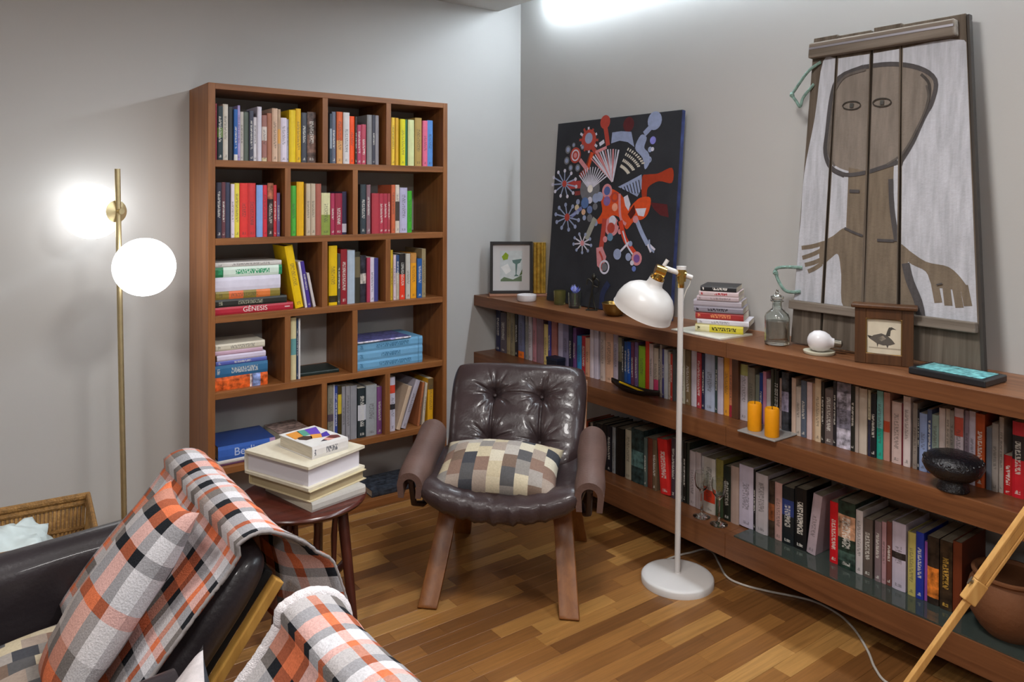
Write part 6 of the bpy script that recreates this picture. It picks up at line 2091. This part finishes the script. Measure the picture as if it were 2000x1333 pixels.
wf = obj('wire_figure', MB().tube(catmull([(-0.02, 0, 0.002), (-0.008, 0, 0.06), (0.0, 0, 0.10), (0.004, 0, 0.14), (-0.02, 0.005, 0.16), (-0.028, 0, 0.13)], 6), 0.004, 7)
         .tube(catmull([(0.02, 0, 0.002), (0.008, 0.004, 0.05), (0.0, 0, 0.10)], 6), 0.004, 7)
         .tube(catmull([(0.003, 0, 0.13), (0.03, 0.005, 0.12), (0.035, 0, 0.15), (0.012, 0, 0.17)], 6), 0.0035, 7)
         .tube(catmull([(0.004, 0, 0.14), (0.006, 0, 0.155)], 3), 0.004, 7)
         .tube([(0.006, 0, 0.155), (0.009, 0, 0.165), (0.011, 0, 0.178), (0.010, 0, 0.188)], [0.004, 0.012, 0.012, 0.004], 10)
         .box(-0.03, 0.03, -0.016, 0.016, 0, 0.004), m_wire, smooth=True)
wf.location = (-0.19, -0.86, ZT)
wf.rotation_euler = (0, 0, R(-50))
tag(wf, 'dark little wire dancer figurine standing before the canvas', 'figurine')
m_bz = mat('aged_brass', '#8f7440', 0.3, metal=0.9, var=0.2, vscale=20)
bo = obj('brass_bowl', MB().lathe([(0.001, 0), (0.030, 0), (0.046, 0.012), (0.056, 0.034), (0.058, 0.056), (0.062, 0.062), (0.058, 0.064), (0.053, 0.056), (0.050, 0.034), (0.04, 0.014), (0.001, 0.006)], 36), m_bz, smooth=True)
bo.location = (-0.222, -1.055, ZT)
tag(bo, 'small brass bowl behind the reading lamp shade', 'bowl')

# decanter
dc = thing('decanter', 'clear glass decanter with stopper, half full, on the top shelf', 'decanter', (-0.205, -1.955, ZT))
obj('bottle', MB().lathe([(0.001, 0), (0.042, 0), (0.047, 0.004), (0.048, 0.010), (0.048, 0.108), (0.044, 0.122), (0.028, 0.135), (0.020, 0.142), (0.019, 0.168), (0.026, 0.172), (0.026, 0.177), (0.016, 0.177), (0.015, 0.144), (0.024, 0.130), (0.040, 0.118), (0.0445, 0.106), (0.0445, 0.014), (0.001, 0.010)], 36), m_glass, dc, smooth=True)
obj('liquid', MB().lathe([(0.001, 0.0105), (0.0438, 0.0145), (0.0438, 0.094), (0.001, 0.094)], 36), mat('clear_liquor', '#b8a79c', 0.02, trans=1.0, ior=1.33), dc, smooth=True)
obj('stopper', MB().lathe([(0.001, 0.150), (0.013, 0.150), (0.0148, 0.176), (0.024, 0.180), (0.025, 0.190), (0.014, 0.197), (0.006, 0.205), (0.004, 0.216), (0.001, 0.219)], 24), m_glass, dc, smooth=True)

# globe bulb resting on a little stand
lb = thing('globe_bulb', 'white globe light bulb lying on a small pale dish', 'light bulb', (-0.235, -2.155, ZT), R(-60))
obj('stand', MB().lathe([(0.001, 0), (0.052, 0), (0.056, 0.006), (0.056, 0.011), (0.05, 0.011), (0.001, 0.006)], 32), mat('pale_dish', '#c3beaa', 0.4), lb, smooth=True)
obj('bulb_glass', disc_between((0.052, 0, 0.043), (-0.04, 0, 0.049), [(0.0165, 0.0), (0.019, 0.010), (0.030, 0.019), (0.038, 0.034), (0.0405, 0.052), (0.037, 0.071), (0.024, 0.087), (0.010, 0.093), (0.001, 0.094)]), m_porc, lb, smooth=True)
obj('bulb_cap', disc_between((0.082, 0, 0.041), (0.05, 0, 0.043), [(0.001, 0), (0.008, 0.002), (0.0145, 0.006), (0.016, 0.03), (0.017, 0.034)]), m_steel, lb, smooth=True)

# little deep frame with a bird drawing
m_oak = wood('brown_frame_wood', '#3e2614', '#5c3a20', 'z', 1.0, rough=0.45)
bf = thing('bird_picture', 'small deep brown wooden frame holding a sepia bird drawing', 'picture', (-0.268, -2.312, ZT), math.atan2(-0.168, 0.075))
w_, h_, d_ = 0.185, 0.195, 0.05
for b in ((0, 0.036, 0, h_), (w_ - 0.036, w_, 0, h_), (0.036, w_ - 0.036, 0, 0.036), (0.036, w_ - 0.036, h_ - 0.036, h_)):
    obj('frame_rail', MB().box(b[0], b[1], 0, 0.02, b[2], b[3]), m_oak, bf, bevel=0.002)
obj('case', MB().box(0.004, w_ - 0.004, 0.02, d_, 0.002, h_ - 0.002), m_oak, bf, bevel=0.001)
obj('cornice', MB().box(-0.012, w_ + 0.012, -0.012, d_ + 0.004, h_, h_ + 0.014), m_oak, bf, bevel=0.004)
obj('inner_bead', MB().tube([(0.036, 0.004, 0.036), (w_ - 0.036, 0.004, 0.036), (w_ - 0.036, 0.004, h_ - 0.036), (0.036, 0.004, h_ - 0.036)], 0.004, 8, closed=True), mat('gilt_bead', '#7a5c2c', 0.4, metal=0.5), bf)
bd_ = MB().box(0.034, w_ - 0.034, 0.010, 0.014, 0.034, h_ - 0.034, hx('#cfc6b2'))
for poly, c in (([(.046, .088), (.06, .10), (.085, .108), (.105, .10), (.118, .088), (.128, .075), (.112, .068), (.09, .066), (.07, .072)], '#5c5650'), ([(.098, .10), (.104, .12), (.108, .13), (.118, .132), (.122, .126), (.114, .12), (.112, .10)], '#4a4640'), ([(.12, .13), (.132, .124), (.12, .125)], '#3c3834'),
                ([(.046, .088), (.04, .098), (.055, .096)], '#3c3834'), ([(.07, .072), (.072, .058), (.076, .072)], '#5c5650'), ([(.1, .068), (.104, .056), (.108, .068)], '#5c5650'), ([(.045, .058), (.15, .058), (.15, .054), (.045, .054)], '#a59a88'), ([(.07, .09), (.09, .1), (.1, .09), (.085, .08)], '#a89e90')):
    n = len(bd_.v)
    add_flat(bd_, [(x, z_) for x, z_ in poly], 0, hx(c))
    bd_.v[n:] = [(v[0], 0.0096, v[1]) for v in bd_.v[n:]]
obj('drawing', bd_, MATS['printed_card'], bf)

# dark tray with shimmering turquoise inlay
m_tq = mat('turquoise_inlay', '#70b4b8', 0.2, spec=0.6, var=0.6, vscale=55, detail=5)
m_bkt = mat('black_lacquer', '#202428', 0.25, spec=0.6)
ty = thing('inlay_tray', 'small dark rectangular tray with shimmering turquoise inlay', 'tray', (-0.290, -2.51, ZT), R(-92))
obj('tray_body', MB().box(0, 0.238, 0, 0.15, 0, 0.022), m_bkt, ty, bevel=0.004)
obj('inlay', MB().box(0.018, 0.22, 0.018, 0.132, 0.0222, 0.0236), m_tq, ty, bevel=0.0006)

# ------------------------------------------------------------------ things on the middle shelf
ZM = WM1 + 0.0006
pt_ = obj('glass_plate', MB().box(-0.085, 0.085, -0.075, 0.075, 0, 0.007), mat('pale_glass_plate', '#c8c8c6', 0.12, trans=0.5, spec=0.6), bevel=0.003)
pt_.location = (-0.283, -1.967, ZM)
pt_.rotation_euler = (0, 0, R(-90))
tag(pt_, 'pale glass plate carrying the two yellow candles', 'plate')
m_wax = mat('yellow_wax', '#e89a10', 0.5, spec=0.3, var=0.06, vscale=20)
for i, (x, y, h) in enumerate(((-0.305, -1.925, 0.107), (-0.318, -2.012, 0.108))):
    cd = thing('candle', ['left of the two yellow pillar candles on the glass plate', 'right of the two yellow pillar candles on the glass plate'][i], 'candle', (x, y, ZM + 0.0075), 0, 'yellow candles')
    obj('wax', MB().lathe([(0.001, 0), (0.0262, 0), (0.0272, 0.004), (0.0272, h - 0.006), (0.024, h), (0.018, h - 0.001), (0.010, h - 0.006), (0.001, h - 0.007)], 30), m_wax, cd, smooth=True)
    obj('wick', MB().tube([(0, 0, h - 0.008), (0.001, 0, h), (0.002, 0.001, h + 0.006)], 0.0012, 6), m_blk, cd)
# dark boat-shaped dish with yellow lining
m_ebony = mat('dark_wood_boat', '#1d1512', 0.4, var=0.2, vscale=12)
loops, inner = [], []
for i in range(17):
    f = -1 + 2 * i / 16
    hw = 0.034 * (1 - abs(f) ** 2.4) + 0.002
    z0 = 0.020 * f * f
    lp = []
    for k in range(11):
        a = math.pi * k / 10
        lp.append((f * 0.155, -hw * math.cos(a), z0 + 0.022 - (0.022 * math.sin(a))))
    li = [(p[0] * .985, p[1] * .82, p[2] + 0.003) for p in lp]
    loops.append(lp + li[::-1])
bt = obj('boat_dish', MB().loft(loops), m_ebony, smooth=True)
bt.location = (-0.262, -1.235, ZM)
bt.rotation_euler = (0, 0, R(-90))
tag(bt, 'dark boat-shaped dish with yellow pencils on the upper wall shelf', 'dish')
pcl = obj('pencil', MB().tube([(-0.10, 0, 0.034), (0.06, 0.004, 0.016), (0.072, 0.004, 0.0145)], [0.005, 0.005, 0.001], 6), mat('yellow_pencil', '#d8b020', 0.5))
pcl.location = (-0.262, -1.235, ZM)
pcl.rotation_euler = (0, 0, R(-90))
tag(pcl, 'yellow pencil lying in the dark boat-shaped dish', 'pencil')
nb = thing('navy_box', 'small dark navy box standing before the books on the upper wall shelf', 'box', (-0.262, -0.66, ZM), R(-90))
obj('box_body', MB().box(-0.042, 0.042, -0.03, 0.03, 0, 0.055), mat('navy_card', '#161c2c', 0.5), nb, bevel=0.002)
obj('box_lid', MB().box(-0.0435, 0.0435, -0.0315, 0.0315, 0.0552, 0.072), mat('navy_lid', '#1c2438', 0.5), nb, bevel=0.002)
# black openwork bowl
m_onyx = mat('black_glaze', '#15151a', 0.22, spec=0.6, var=0.3, vscale=50, bump=0.5, bscale=110)
bb = thing('black_bowl', 'black round openwork bowl on a foot before the wall shelf books', 'bowl', (-0.305, -2.66, ZM))
obj('bowl', MB().lathe([(0.001, 0.030), (0.030, 0.030), (0.056, 0.040), (0.078, 0.058), (0.088, 0.078), (0.085, 0.094), (0.070, 0.110), (0.042, 0.119), (0.001, 0.121)], 44), m_onyx, bb, smooth=True)
obj('foot', MB().lathe([(0.044, 0), (0.047, 0.004), (0.043, 0.018), (0.036, 0.032), (0.036, 0.042)], 32), m_onyx, bb, smooth=True)
rim = MB()
for k in range(22):
    a = 2 * math.pi * k / 22
    rim.lathe([(0.001, -0.005), (0.004, -0.003), (0.005, 0), (0.004, 0.003), (0.001, 0.005)], 8, (0.082 * math.cos(a), 0.082 * math.sin(a), 0.096))
ob_ = obj('beading', rim, m_onyx, bb, smooth=True)
ob_['kind'] = 'stuff'
# upturned stemmed glasses on the lowest shelf
for i, (x, y) in enumerate(((-0.290, -1.655), (-0.295, -1.748))):
    gg = obj('stemmed_glass', MB().lathe([(0.001, 0.0), (0.034, 0.0), (0.036, 0.003), (0.030, 0.006), (0.012, 0.010), (0.005, 0.018), (0.0042, 0.10), (0.012, 0.112), (0.026, 0.13), (0.031, 0.16), (0.028, 0.19), (0.0268, 0.19), (0.0295, 0.16), (0.0245, 0.132), (0.010, 0.117), (0.001, 0.114)], 28), m_glass, smooth=True)
    gg.location = (x, y, WL1 + 0.0006)
    tag(gg, ['left of the two clear stemmed glasses on the lowest wall shelf', 'right of the two clear stemmed glasses on the lowest wall shelf'][i], 'glass', 'stemmed glasses')

bpy.context.view_layer.update()
